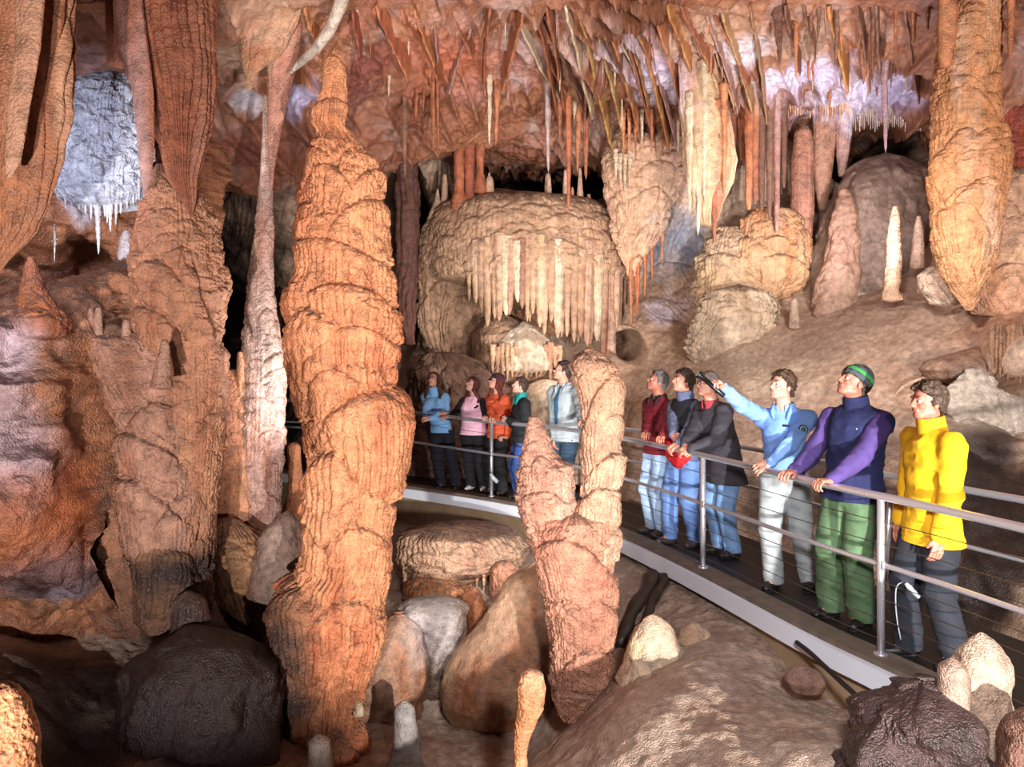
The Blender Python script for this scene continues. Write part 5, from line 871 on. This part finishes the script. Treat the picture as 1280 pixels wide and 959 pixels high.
    # eyes, mouth
    for s_ in (-1, 1):
        b = MB(); 
        for (cc, rr, mm, nm_) in ((HP(.030*s_, .076, .011), .0118*hs, EYEW, 'eye'),):
            th = np.linspace(0, pi, 9); phi = np.linspace(0, 2*pi, 12, endpoint=False); T_, Ph = np.meshgrid(th, phi, indexing='ij')
            Vs = cc+rr*np.stack([np.sin(T_)*np.cos(Ph), np.sin(T_)*np.sin(Ph), np.cos(T_)], -1).reshape(-1, 3); eo = mesh_obj(nm_, Vs-O, grid_quads(9, 12, True), mm, r)
            Vi = (Vs-cc)*.66+cc+Hf2*rr*.45; mesh_obj('iris', Vi-O, grid_quads(9, 12, True), IRIS, eo)
        b = MB(); b.tube([HP(.015*s_, .093, .036), HP(.032*s_, .090, .041), HP(.048*s_, .076, .036)], [.003*hs, .0045*hs, .002], 6); b.build('eyebrow', CM(hairc), r, O)
    b = MB(); b.tube([HP(-.022, .086, -.048), HP(-.010, .0945, -.0465), HP(0, .0965, -.048), HP(.010, .0945, -.0465), HP(.022, .086, -.048)], [.002, .0045, .005, .0045, .002], 8); b.build('mouth', LIPS, r, O)
    # --- trousers
    lo2 = lo.copy(); hi2 = hi.copy(); hi2[2] = ZD+.62*H; f = Field(lo2, hi2, h)
    tr = .02
    f.cap(hipc-U*.01*H, hipc+sp*.09*H, .092*H*bw+tr*.6, .082*H*bw+tr*.5, .03, .72, Fv)
    for i in (0, 1):
        hm = ank[i]-U*.012*H
        f.cap(hj[i]-U*.01, kn[i], .054*H*bw+tr, .040*H+tr+flare*.3, .03); f.cap(kn[i], hm, .038*H+tr+flare*.3, .035*H+tr*.7+flare, .02)
    f.cut(hipc+sp*.088*H if belt else np.array([0, 0, ZD+max(hem+.025, .475)*H]), U); f.cut([0, 0, ZD+.030*H], -U)
    kz = kn[0][2]; az = ank[0][2]
    f.wrinkle(.009, 7, seed+3, (1, 1, 1.3), lambda X: .35+np.exp(-((X[:, 2]-kz)/.12)**2)+1.1*np.exp(-((X[:, 2]-az-.05)/.10)**2)+.8*np.exp(-((X[:, 2]-hipc[2]+.06)/.08)**2))
    V, Q = f.mesh(); mesh_obj('trousers', V-O, Q, CM(trousers, .9, .16, .25, 12), r)
    if belt:
        f = Field(hipc-.3, hipc+.3, .006); f.cap(hipc-U*.01*H, hipc+sp*.09*H, .092*H*bw+tr*.6+.006, .082*H*bw+tr*.5+.006, .03, .72, Fv); f.cut(hipc+sp*.082*H, U); f.cut(hipc+sp*.062*H, -U); V, Q = f.mesh(); mesh_obj('belt', V-O, Q, CM(belt, .4), r)
        mbk = MB(); c_ = hipc+sp*.072*H+Fv*(.087*H*bw*.72+.013); mbk.box(c_, (.045, .008, .034), (Rv, Fv, U)); mbk.build('buckle', STEEL, r, O)
        mbk = MB(); c_ = hipc+sp*.05*H+Rv*-.085*H+Fv*.04; mbk.box(c_, (.05, .04, .10), (unit(Rv+Fv*.5), unit(Fv-Rv*.5), U)); mbk.build('belt_pouch', CM('#1c1a1c', .5), r, O)
    # --- shoes
    for i in (0, 1):
        f = Field(ank[i]-.22, ank[i]+.24, .006); an = ank[i].copy(); zf = ZD+.02
        toe = np.array([*(an+Fv*.135*hs+Rv*(.02 if i == 0 else -.02))[:2], ZD+.035]); heel = np.array([*(an-Fv*.045*hs)[:2], ZD+.04]); ball = heel*.35+toe*.65
        f.cap(heel, ball, .036*hs, .045*hs, .02, .9, U); f.cap(ball, toe, .045*hs, .034*hs, .02, .85, U); f.cap(an+U*.02, (heel+ball)/2+U*.01, .040*hs, .042*hs, .03)
        f.cut([0, 0, ZD+.001], -U); f.cut([0, 0, ZD+.115*hs], U); V, Q = f.mesh(); so = mesh_obj('shoe', V-O, Q, CM(shoes, .45, .2), r)
        f = Field(ank[i]-.22, ank[i]+.24, .006); f.cap(heel-U*.01, ball-U*.01, .042*hs, .050*hs, .01, .9, U); f.cap(ball-U*.01, toe-U*.01, .050*hs, .038*hs, .01, .85, U); f.cut([0, 0, ZD+.0005], -U); f.cut([0, 0, ZD+.018], U); V, Q = f.mesh(); mesh_obj('sole', V-O, Q, SOLE, so)
    # --- garment on the trunk
    def trunk(grow, hem_, low=None, top_=None, hh=h):
        f = Field(lo, hi, hh); g = grow
        hz = ZD+hem_*H; base = hipc+U*(hz-hipc[2]-.02)
        f.cap(base, hipc+sp*.10*H, .099*H*bw+g*1.1+(0 if belt else .022), .084*H*bw+g, .03, .74, Fv); f.cap(hipc+sp*.10*H, che, .084*H*bw+g, .094*H*bw+g, .04, .72, Fv); f.cap(che, nb-sp*.035*H, .094*H*bw+g, .052*H+g*.5, .04, .66, Fv)
        if fem: f.ell(che+Fv*.045*H+Rv*.04*H+sp*.01, np.array([.04, .035, .04])*H, np.array([Rv, Fv, U]), .03); f.ell(che+Fv*.045*H-Rv*.04*H+sp*.01, np.array([.04, .035, .04])*H, np.array([Rv, Fv, U]), .03)
        f.cap(nb-sp*.02*H, sh[0], .034*H+g*.4, .030*H+g*.4, .03, .85, Fv); f.cap(nb-sp*.02*H, sh[1], .034*H+g*.4, .030*H+g*.4, .03, .85, Fv)
        for i in (0, 1): f.cap(che, sh[i]-sp*.006*H, .078*H*bw+g*.8, .038*H+g*.5, .03, .7, Fv)
        return f, hz
    def sleeve(f, i, g):
        S_, E_, W_ = ar[i]; f.cap(S_, E_, .033*H*bw**.5+g*.7, .028*H+g*.7, .03); f.cap(E_, W_-unit(W_-E_)*.012, .029*H+g*.7, .021*H+g*.5, .018)
    fold = lambda X: .45+.9*np.exp(-((X[:, 2]-hipc[2]-.1)/.14)**2)
    f, hz = trunk(jacket, hem)
    if sleeves is None: sleeve(f, 0, jacket); sleeve(f, 1, jacket)
    f.wrinkle(.013, 7, seed+8, (1, 1, 1.7), None); f.cut([0, 0, hz], -U)
    sl, X = f.region(nb-.09, nb+.2, 0.0); neck = np.linalg.norm((X-nb)-((X-nb)@unit(hc-nb))[..., None]*unit(hc-nb), axis=-1)
    f.F[sl] = np.where(((X-nb)@unit(hc-nb) > -.005), np.maximum(f.F[sl], .043*H-neck), f.F[sl])
    V, Q = f.mesh(); mesh_obj('jacket' if jacket > .02 else 'shirt', V-O, Q, CM(top, .85, .13, .25, 10), r)
    if sleeves:
        for i in (0, 1):
            f = Field(lo, hi, h); sleeve(f, i, jacket*.9); f.wrinkle(.012, 9, seed+5+i); V, Q = f.mesh(); mesh_obj('sleeve', V-O, Q, CM(sleeves, .85, .13, .25, 10), r)
    if vest:                                            # (colour, hem, front opening)
        f, hz = trunk(jacket+.030, vest[1]); f.wrinkle(.005, 8, seed+9); f.cut([0, 0, hz], -U); f.cut(nb+U*.004, U)
        for i in (0, 1): f.ell(sh[i]+Rv*(.03 if i == 0 else -.03), np.array([.055, .09, .085])*H*.8, np.array([Rv, Fv, U]), .01, 'sub')
        if vest[2]: # V opening down the front
            f.cap(nb+Fv*.09*H, che+Fv*.14*H-U*.03*H, .045*H, .006*H, .005, op='sub')
        V, Q = f.mesh(); mesh_obj('vest', V-O, Q, CM(vest[0], .85, .1), r)
    if collar:
        f = Field(nb-.16, nb+.2, .005); ax = unit(hc-nb); c0 = nb-ax*.018*H; c1 = nb+ax*(.022 if collar[1] == 'low' else .05)*H
        f.cap(c0, c1, .052*H, .047*H, .0); f.cap(c0-ax*.05, c1+ax*.1, .043*H, .041*H, .0, op='sub'); f.cut(c1, ax); f.cut(c0-ax*.01, -ax)
        if collar[1] == 'low': f.cap(c0+Fv*.05*H, c1+Fv*.06*H, .016*H, .024*H, .0, op='sub')
        V, Q = f.mesh(); mesh_obj('collar', V-O, Q, CM(collar[0], .85), r)
        if len(collar) > 2:                               # open collar leaves / placket
            mbk = MB()
            for s_ in (1, -1): mbk.tube([c1+Rv*s_*.04*H+Fv*.02*H, c0+Rv*s_*.04*H+Fv*.055*H, c0+Rv*s_*.03*H+Fv*.065*H-U*.03*H], [.012, .018, .006], 8)
            mbk.build('collar_flap', CM(collar[0], .85), r, O)
    # --- hair and hats
    def headshell(g, hh=.0045):
        f = Field(hc-.2*hs, hc+.2*hs, hh); f.ell(HP(0, -.014, .040), (np.array([.074, .094, .086])+g)*hs, B, .01); f.cap(HP(0, -.045, .0), HP(0, -.058, -.045), (.062+g*.6)*hs, (.048+g*.4)*hs, .02); return f
    if hair in ('short', 'curly', 'long', 'bob'):
        g = {'short': .014, 'curly': .018, 'long': .018, 'bob': .018}[hair]; f = headshell(g)
        f.cut(HP(0, .030, .052), Hf2*.74-Hu*.67 if hair != 'long' else Hf2*.86-Hu*.5); 
        if hair in ('short', 'curly'):
            f.cut(HP(0, 0, -.058), -Hu)
            if not hat: f.cap(HP(-.042, .048, .098), HP(.042, .048, .098), .021*hs, .021*hs, .02); f.cap(HP(-.03, -.01, .122), HP(.03, -.01, .122), .022*hs, .022*hs, .03); f.cap(HP(-.074, .012, .03), HP(-.076, .010, .0), .011*hs, .007*hs, .008); f.cap(HP(.074, .012, .03), HP(.076, .010, .0), .011*hs, .007*hs, .008)
        else:
            f2 = Field(hc-.36*hs, hc+.2*hs, .0055); f2.put(*((lambda sl_X: (sl_X[0], np.float32(1)*np.ones(sl_X[1].shape[:-1], np.float32)))(f2.region(hc, hc, 0))), 0, 'add')
            f2.ell(HP(0, -.014, .040), (np.array([.074, .094, .086])+g)*hs, B, .01); f2.cap(HP(0, -.045, .0), HP(0, -.062, -.08), (.068+g*.6)*hs, (.06+g*.4)*hs, .02)
            f2.cut(HP(0, .034, .052), Hf2*.86-Hu*.5)
            for s_ in (-1, 1):
                f2.cap(HP(.072*s_, .012, .03), HP(.082*s_, -.004, -.07), .022*hs, .026*hs, .015); f2.cap(HP(.082*s_, -.004, -.07), nb+Rv*s_*.07*H*.9+Fv*.035+U*(-.02), .026*hs, .030*hs, .015)
                f2.cap(nb+Rv*s_*.07*H*.9+Fv*.035-U*.02, nb+Rv*s_*.066*H+Fv*.08*H*.7-U*(.08 if hair == 'long' else .03), .028*hs, .016*hs, .012)
            f = f2
        f.wrinkle(.010 if hair != 'curly' else .016, 34 if hair != 'curly' else 30, seed+4, (1.4, 1.4, .6) if hair != 'curly' else (1, 1, 1)); V, Q = f.mesh(); mesh_obj('hair', V-O, Q, CM(hairc, .6, .35, .6, 60), r)
    if hat:
        f = headshell(.014); f.ell(HP(0, -.03, .075), np.array([.070, .085, .07])*hs, B, .03); f.cut(HP(0, .0, .030), Hf2*.28-Hu*.96); f.wrinkle(.004, 30, seed); V, Q = f.mesh(); ho = mesh_obj('beanie', V-O, Q, CM(hat[0], .95, .2, .5, 60), r)
        f = headshell(.020); f.cut(HP(0, .0, .026), Hf2*.28-Hu*.96); f.cut(HP(0, .0, .058), -Hf2*.28+Hu*.96); f.wrinkle(.004, 30, seed+1); V, Q = f.mesh(); mesh_obj('cuff', V-O, Q, CM(hat[0], .95, .25, .5, 60), ho)
        if len(hat) > 1:
            f = headshell(.0215); f.ell(HP(0, -.03, .075), np.array([.078, .093, .078])*hs, B, .03); f.cut(HP(0, 0, .064), Hf2*.28-Hu*.96); f.cut(HP(0, 0, .092), -Hf2*.28+Hu*.96); V, Q = f.mesh(); mesh_obj('stripe', V-O, Q, CM(hat[1], .95, .15, .5, 60), ho)
    if glasses:
        th = np.linspace(0, 2*pi, 17)
        go = None
        for s_ in (-1, 1):
            b = MB(); ring = [HP(.031*s_+.024*cos(t), .104-.1*abs(.031*s_+.024*cos(t)-.031*s_)*0-.12*abs(.024*cos(t)+.0)*.3, .010+.017*sin(t)) for t in th]; b.tube(ring, .0026, 6)
            b.tube([HP(.055*s_, .098, .012), HP(.074*s_, .05, .012), HP(.078*s_, -.01, .006)], .0024, 6)
            if s_ < 0: b.tube([HP(-.008, .106, .014), HP(0, .11, .016), HP(.008, .106, .014)], .0024, 6)
            b.build('glasses', RIM, r, O)
            if glasses == 'dark':
                b = MB(); n_ = 16; Vl = [HP(.031*s_, .106, .010)]+[HP(.031*s_+.023*cos(t), .103, .010+.016*sin(t)) for t in th[:-1]]; Vb = [HP(.031*s_, .101, .010)]+[HP(.031*s_+.023*cos(t), .099, .010+.016*sin(t)) for t in th[:-1]]
                T3 = [(0, 1+j, 1+(j+1) % n_) for j in range(n_)]+[(17, 18+(j+1) % n_, 18+j) for j in range(n_)]; Q4 = [(1+j, 18+j, 18+(j+1) % n_, 1+(j+1) % n_) for j in range(n_)]
                b.add(np.array(Vl+Vb), np.array(Q4), np.array(T3)); b.build('lens', LENS, r, O)
    ctx = dict(O=O, Rv=Rv, Fv=Fv, U=U, HP=HP, hc=hc, nb=nb, che=che, hipc=hipc, sh=sh, ar=ar, sp=sp, H=H, r=r, d=d, h=h, lo=lo, hi=hi, bw=bw)
    if extra: extra(ctx)
    return ctx

RP = off(.13)
def onrail(px, up=.035, dy=0):
    """point on top of the near handrail at this picture column"""
    u = RP[:, 0]/RP[:, 1]*F0+PX0; i = np.argmin(np.abs(u-px)); return np.array([RP[i, 0], RP[i, 1]+dy, ZD+1.05+up])

def badge(c):
    ar = c['ar'][1]; n = unit(-np.array([ar[0][0], ar[0][1], 0])*0+np.array([-.1, -1, 0])); m = (ar[0]*.62+ar[1]*.38); p = m+n*.075
    def disc(rad, dz, mat, nm, par=c['r']):
        th = np.linspace(0, 2*pi, 24, endpoint=False); a_ = unit(np.cross(n, c['U'])); b_ = np.cross(a_, n)
        Vf = [p+n*(dz+.004)]+[p+n*dz+rad*(cos(t)*a_+sin(t)*b_) for t in th]+[p+n*(dz-.02)+rad*(cos(t)*a_+sin(t)*b_) for t in th]
        T3 = [(0, 1+(j+1) % 24, 1+j) for j in range(24)]; Q4 = [(1+j, 1+(j+1) % 24, 25+(j+1) % 24, 25+j) for j in range(24)]
        return mesh_obj(nm, np.array(Vf)-c['O'], Q4, mat, par, tris=T3)
    pt = disc(.038, 0, CM('#22333a', .7), 'shoulder_patch'); disc(.029, .003, CM('#b8ccd0', .7), 'emblem_ring', pt); disc(.022, .006, CM('#44625e', .7, .4), 'emblem', pt)
    b = MB(); q = c['che']+c['Fv']*.128-c['Rv']*.055+c['U']*.045; b.box(q, (.055, .008, .018), (c['Rv'], c['Fv'], c['U'])); b.build('name_badge', CM('#1c2630', .4), c['r'], c['O'])
    b = MB(); q = c['che']+c['Fv']*.128-c['Rv']*.06+c['U']*.0; b.box(q, (.085, .010, .006), (c['Rv'], c['Fv'], c['U'])); b.build('pocket_flap', CM('#7a9ad8', .8), c['r'], c['O'])

U3 = np.array([0, 0, 1.0])
rp = onrail
# far group
ps = P(528, 520, 11.0); 
person('woman in light blue jumper with arms folded and long brown hair, furthest along the walkway', 562, 611, 1.69, -100, look=(-12, 22), hip=(-.12, 0), chest=(-.08, 0), fem=True, build=.86, feet=((.12, .03), (-.10, 0)), hands=(P(549, 518, 10.9), P(538, 523, 10.9)), elbows=(np.array([-.6, .2, -1]), np.array([.8, .2, -1])), grip=('clasp', 'clasp'),
       skin=SKIN_P, hair='long', hairc='#4a2c24', top='#86bdf2', collar=('#86bdf2', 'high'), trousers='#1c1e2a', shoes='#221e20', glasses='clear', hem=.49, seed=1, head_roll=-8)
person('woman in pink and white vest with auburn hair and white trainers', 597, 613, 1.62, -110, look=(-30, 24), hip=(-.06, 0), fem=True, build=.95, hands=(rp(560, .03), rp(607, .03)), skin=SKIN_P, hair='long', hairc='#4e1c1c', top='#16141a', sleeves='#16141a', vest=('#f0bcd2', .50, True), trousers='#15151c', shoes='#d8d4d4', seed=2, hem=.51)
person('woman in orange top and dark blue beanie standing behind the boy at the far post', 622, 617, 1.68, -130, look=(-25, 18), fem=True, build=.88, hands=(rp(612, .03), None), skin=SKIN_P, hair='long', hairc='#6a2a20', hat=('#28304a',), top='#e0603a', trousers='#15151a', shoes='#3a2c28', glasses='dark', seed=3, hem=.47)
person('boy in dark jacket with teal and blue collar clasping his hands over the railing', 652, 626, 1.64, -165, look=(-10, 14), build=.86, hands=(rp(631, .06), rp(634, .03)), elbows=(None, np.array([.8, -.3, -.8])), grip=('clasp', 'clasp'), skin=SKIN_P, hair='short', hairc='#3a2820', top='#14181c', collar=('#1f8c88', 'high', 1), trousers='#2f4a86', shoes='#2a2420', jacket=.03, seed=4, hem=.46)
def undershirt(c):
    f = Field(c['lo'], c['hi'], c['h']); b_ = c['hipc']+c['Fv']*.030; f.cap(b_+c['U']*.06, c['che']+c['Fv']*.032, .055, .062, .03, .9, c['Rv']); f.cap(c['che']+c['Fv']*.032, c['nb']+c['Fv']*.030-c['U']*.02, .062, .05, .02); V, Q = f.mesh(); o = mesh_obj('undershirt', V-c['O'], Q, CM('#1f4a66'), c['r'])
def grey_under(c):
    f = Field(c['che']-.35, c['nb']+.1, c['h']); 
    a0 = c['hipc']+c['Fv']*.10+c['Rv']*.03+c['U']*.01; a1 = c['che']+c['Fv']*.125+c['Rv']*.02+c['U']*.0; a2 = c['nb']+c['Fv']*.062+c['Rv']*.0-c['U']*.03
    f.cap(a0, a1, .034, .042, .01); f.cap(a1, a2, .042, .036, .01); V, Q = f.mesh(); mesh_obj('undershirt', V-c['O'], Q, CM('#1f4a66'), c['r'])
person('tall man in open grey shirt over dark teal top behind the two-spired stalagmite', 706, 634, 1.86, -135, look=(-38, 14), hands=(rp(694, -.22, .25), rp(728, .04)), grip=('relax', 'rail'), skin=SKIN, hair='short', hairc='#2c1e1a', top='#98a2a8', collar=('#98a2a8', 'low', 1), trousers='#22384c', shoes='#2a2422', glasses='dark', seed=5, hem=.46, jacket=.022, extra=grey_under)
# near group
person('grey-haired man in maroon jumper and pale jeans holding the handrail', 822, 668, 1.77, -155, look=(-18, 20), hip=(.02, 0), hands=(rp(808, .03), rp(826, .03)), skin=SKIN_R, hair='short', hairc='#6a6464', top='#7a1a2a', collar=('#2c2024', 'low', 1), trousers='#a8c2e4', shoes='#3a2c28', seed=6, hem=.50, jacket=.02)
def waist_jacket(c):
    f = Field(c['hipc']-.32, c['hipc']+.35, c['h']); f.ell(c['hipc']+c['Fv']*.10+c['U']*.03, np.array([.16, .085, .15]), np.array([c['Rv'], c['Fv'], c['U']]), .02); f.cap(c['hipc']+c['Rv']*.14+c['Fv']*.10+c['U']*.18, c['hipc']-c['Rv']*.10+c['Fv']*.17+c['U']*.17, .055, .05, .03)
    f.wrinkle(.016, 9, 3); V, Q = f.mesh(); mesh_obj('red_jacket', V-c['O'], Q, CM('#c4181e', .7), c['r'])
person('dark-haired youth in blue-grey hood and black vest with red jacket at his waist', 857, 681, 1.79, -150, look=(-18, 12), build=.93, hands=(rp(842, .05), rp(850, .04)), grip=('clasp', 'clasp'), skin=SKIN, hair='short', hairc='#3c2c24', top='#5c6684', sleeves='#6a708c', vest=('#17151c', .56, False), collar=('#5c6684', 'high'), trousers='#6a8cc8', shoes='#4a4040', seed=7, hem=.47, jacket=.016, extra=waist_jacket, feet=((.12, .1), (-.1, -.05)))
person('man in charcoal zip jacket and spectacles leaning his forearms on the handrail', 908, 694, 1.77, -160, look=(-8, 8), hip=(.0, .02), chest=(-.13, -.06), hands=(rp(858, .05), rp(866, .03)), elbows=(np.array([0, 0, -1.0]), np.array([.6, -.4, -1])), grip=('clasp', 'clasp'), build=1.06, skin=SKIN, hair='short', hairc='#5c4e4a', top='#38353d', collar=('#a83040', 'low'), trousers='#86aee0', shoes='#2a2624', glasses='clear', seed=8, hem=.40, jacket=.032)
tp = P(898, 480, 6.15)
cR = person('ranger in light blue uniform shirt and pale grey trousers pointing a black torch', 985, 736, 1.80, -128, look=(-28, 10), hip=(-.03, 0), hands=(tp, rp(962, .03)), elbows=(np.array([0, 0, -1.0]), None), grip=('point', 'clasp'), build=.98, skin=SKIN_P, hair='curly', hairc='#4c3426', top='#7fa8ec', collar=('#7fa8ec', 'low', 1), trousers='#aab0b2', shoes='#141214', belt='#1a1618', seed=9, hem=.565, extra=badge, feet=((.09, .08), (-.14, -.12)))
def tshirt_marks(c):
    b = MB(); q = c['che']+c['Fv']*.135-c['Rv']*.06+c['U']*.05
    for i in range(4): b.box(q-c['Rv']*(.018*i-.02)+c['U']*.002*(i % 2), (.012, .006, .012), (c['Rv'], c['Fv'], c['U']))
    b.build('chest_lettering', CM('#b8b4cc', .6), c['r'], c['O'])
    b = MB(); b.tube([c['nb']+c['Fv']*.075-c['U']*.02, c['che']+c['Fv']*.125, c['hipc']+c['Fv']*.11+c['U']*.03], .004, 6); b.build('zip', CM('#0e0f22', .5), c['r'], c['O'])
person('man in grey beanie with green stripe, navy and purple fleece and green trousers', 1058, 777, 1.86, -148, look=(-22, 24), hip=(.05, .0), chest=(.02, 0), hands=(rp(993, .035), rp(1045, .035)), elbows=(None, np.array([1.2, .0, -.4])), skin=SKIN_R, hair='short', hairc='#4a3c34', hat=('#4c545c', '#3f9a4c'), top='#1f2450', sleeves='#4e3a78', collar=('#1f2450', 'high'), trousers='#55704f', shoes='#1a1716', seed=10, hem=.485, jacket=.024, build=1.1, extra=tshirt_marks, flare=.018, feet=((.13, .0), (-.13, .0)))
def fleece_marks(c):
    b = MB(); b.tube([c['nb']+c['Fv']*.07-c['U']*.03, c['che']+c['Fv']*.125+c['U']*.02], .004, 6); b.build('zip', CM('#8a6a10', .5), c['r'], c['O'])
    for s_ in (1, -1):
        b = MB(); b.tube([c['hipc']+c['Fv']*.10+c['Rv']*.10*s_+c['U']*.14, c['hipc']+c['Fv']*.12+c['Rv']*.05*s_+c['U']*.03], .004, 6); b.build('pocket_seam', CM('#6a5010', .5), c['r'], c['O'])
person('man in bright yellow fleece and dark trousers with close curly hair, nearest on the walkway', 1165, 828, 1.76, -172, look=(0, 0), hip=(.0, 0), build=.98, hands=(None, P(1172, 690, 4.62)), elbows=(None, np.array([1.0, -.2, -.2])), grip=('relax', 'relax'), skin=SKIN_R, hair='curly', hairc='#4a382c', top='#e6b010', collar=('#e6b010', 'high'), trousers='#20222c', shoes='#151314', seed=11, hem=.435, jacket=.024, extra=fleece_marks, feet=((.12, .08), (-.12, -.08)), flare=.01)

# the ranger's torch, held in the pointing hand
BLK = cloth('black_anodised', '#141316', .35, .1); c = tp+np.array([.01, 0, .03]); A_ = P(905, 495, 6.12); B_ = P(872, 467, 6.12); v = B_-A_
mt = empty('torch', A_, 'long black torch held up by the ranger over the spectacled man', 'torch')
b = MB(); b.tube([A_, A_+v*.03, A_+v*.78], [.017, .02, .02], 16); b.build('barrel', BLK, mt, A_)
b = MB(); b.tube([A_+v*.76, A_+v*.84, A_+v*.94, A_+v], [.021, .024, .033, .034], 18); b.build('torch_head', BLK, mt, A_)
b = MB(); b.tube([A_+v*.985, A_+v*1.004], [.029, .029], 18); b.build('lens', cloth('torch_glass', '#b8c0c8', .1), mt, A_)
b = MB(); b.tube([A_+v*.60+U3*.018, A_+v*.66+U3*.022], [.007, .007], 8); b.build('switch', cloth('torch_switch', '#5a1a18', .5), mt, A_)
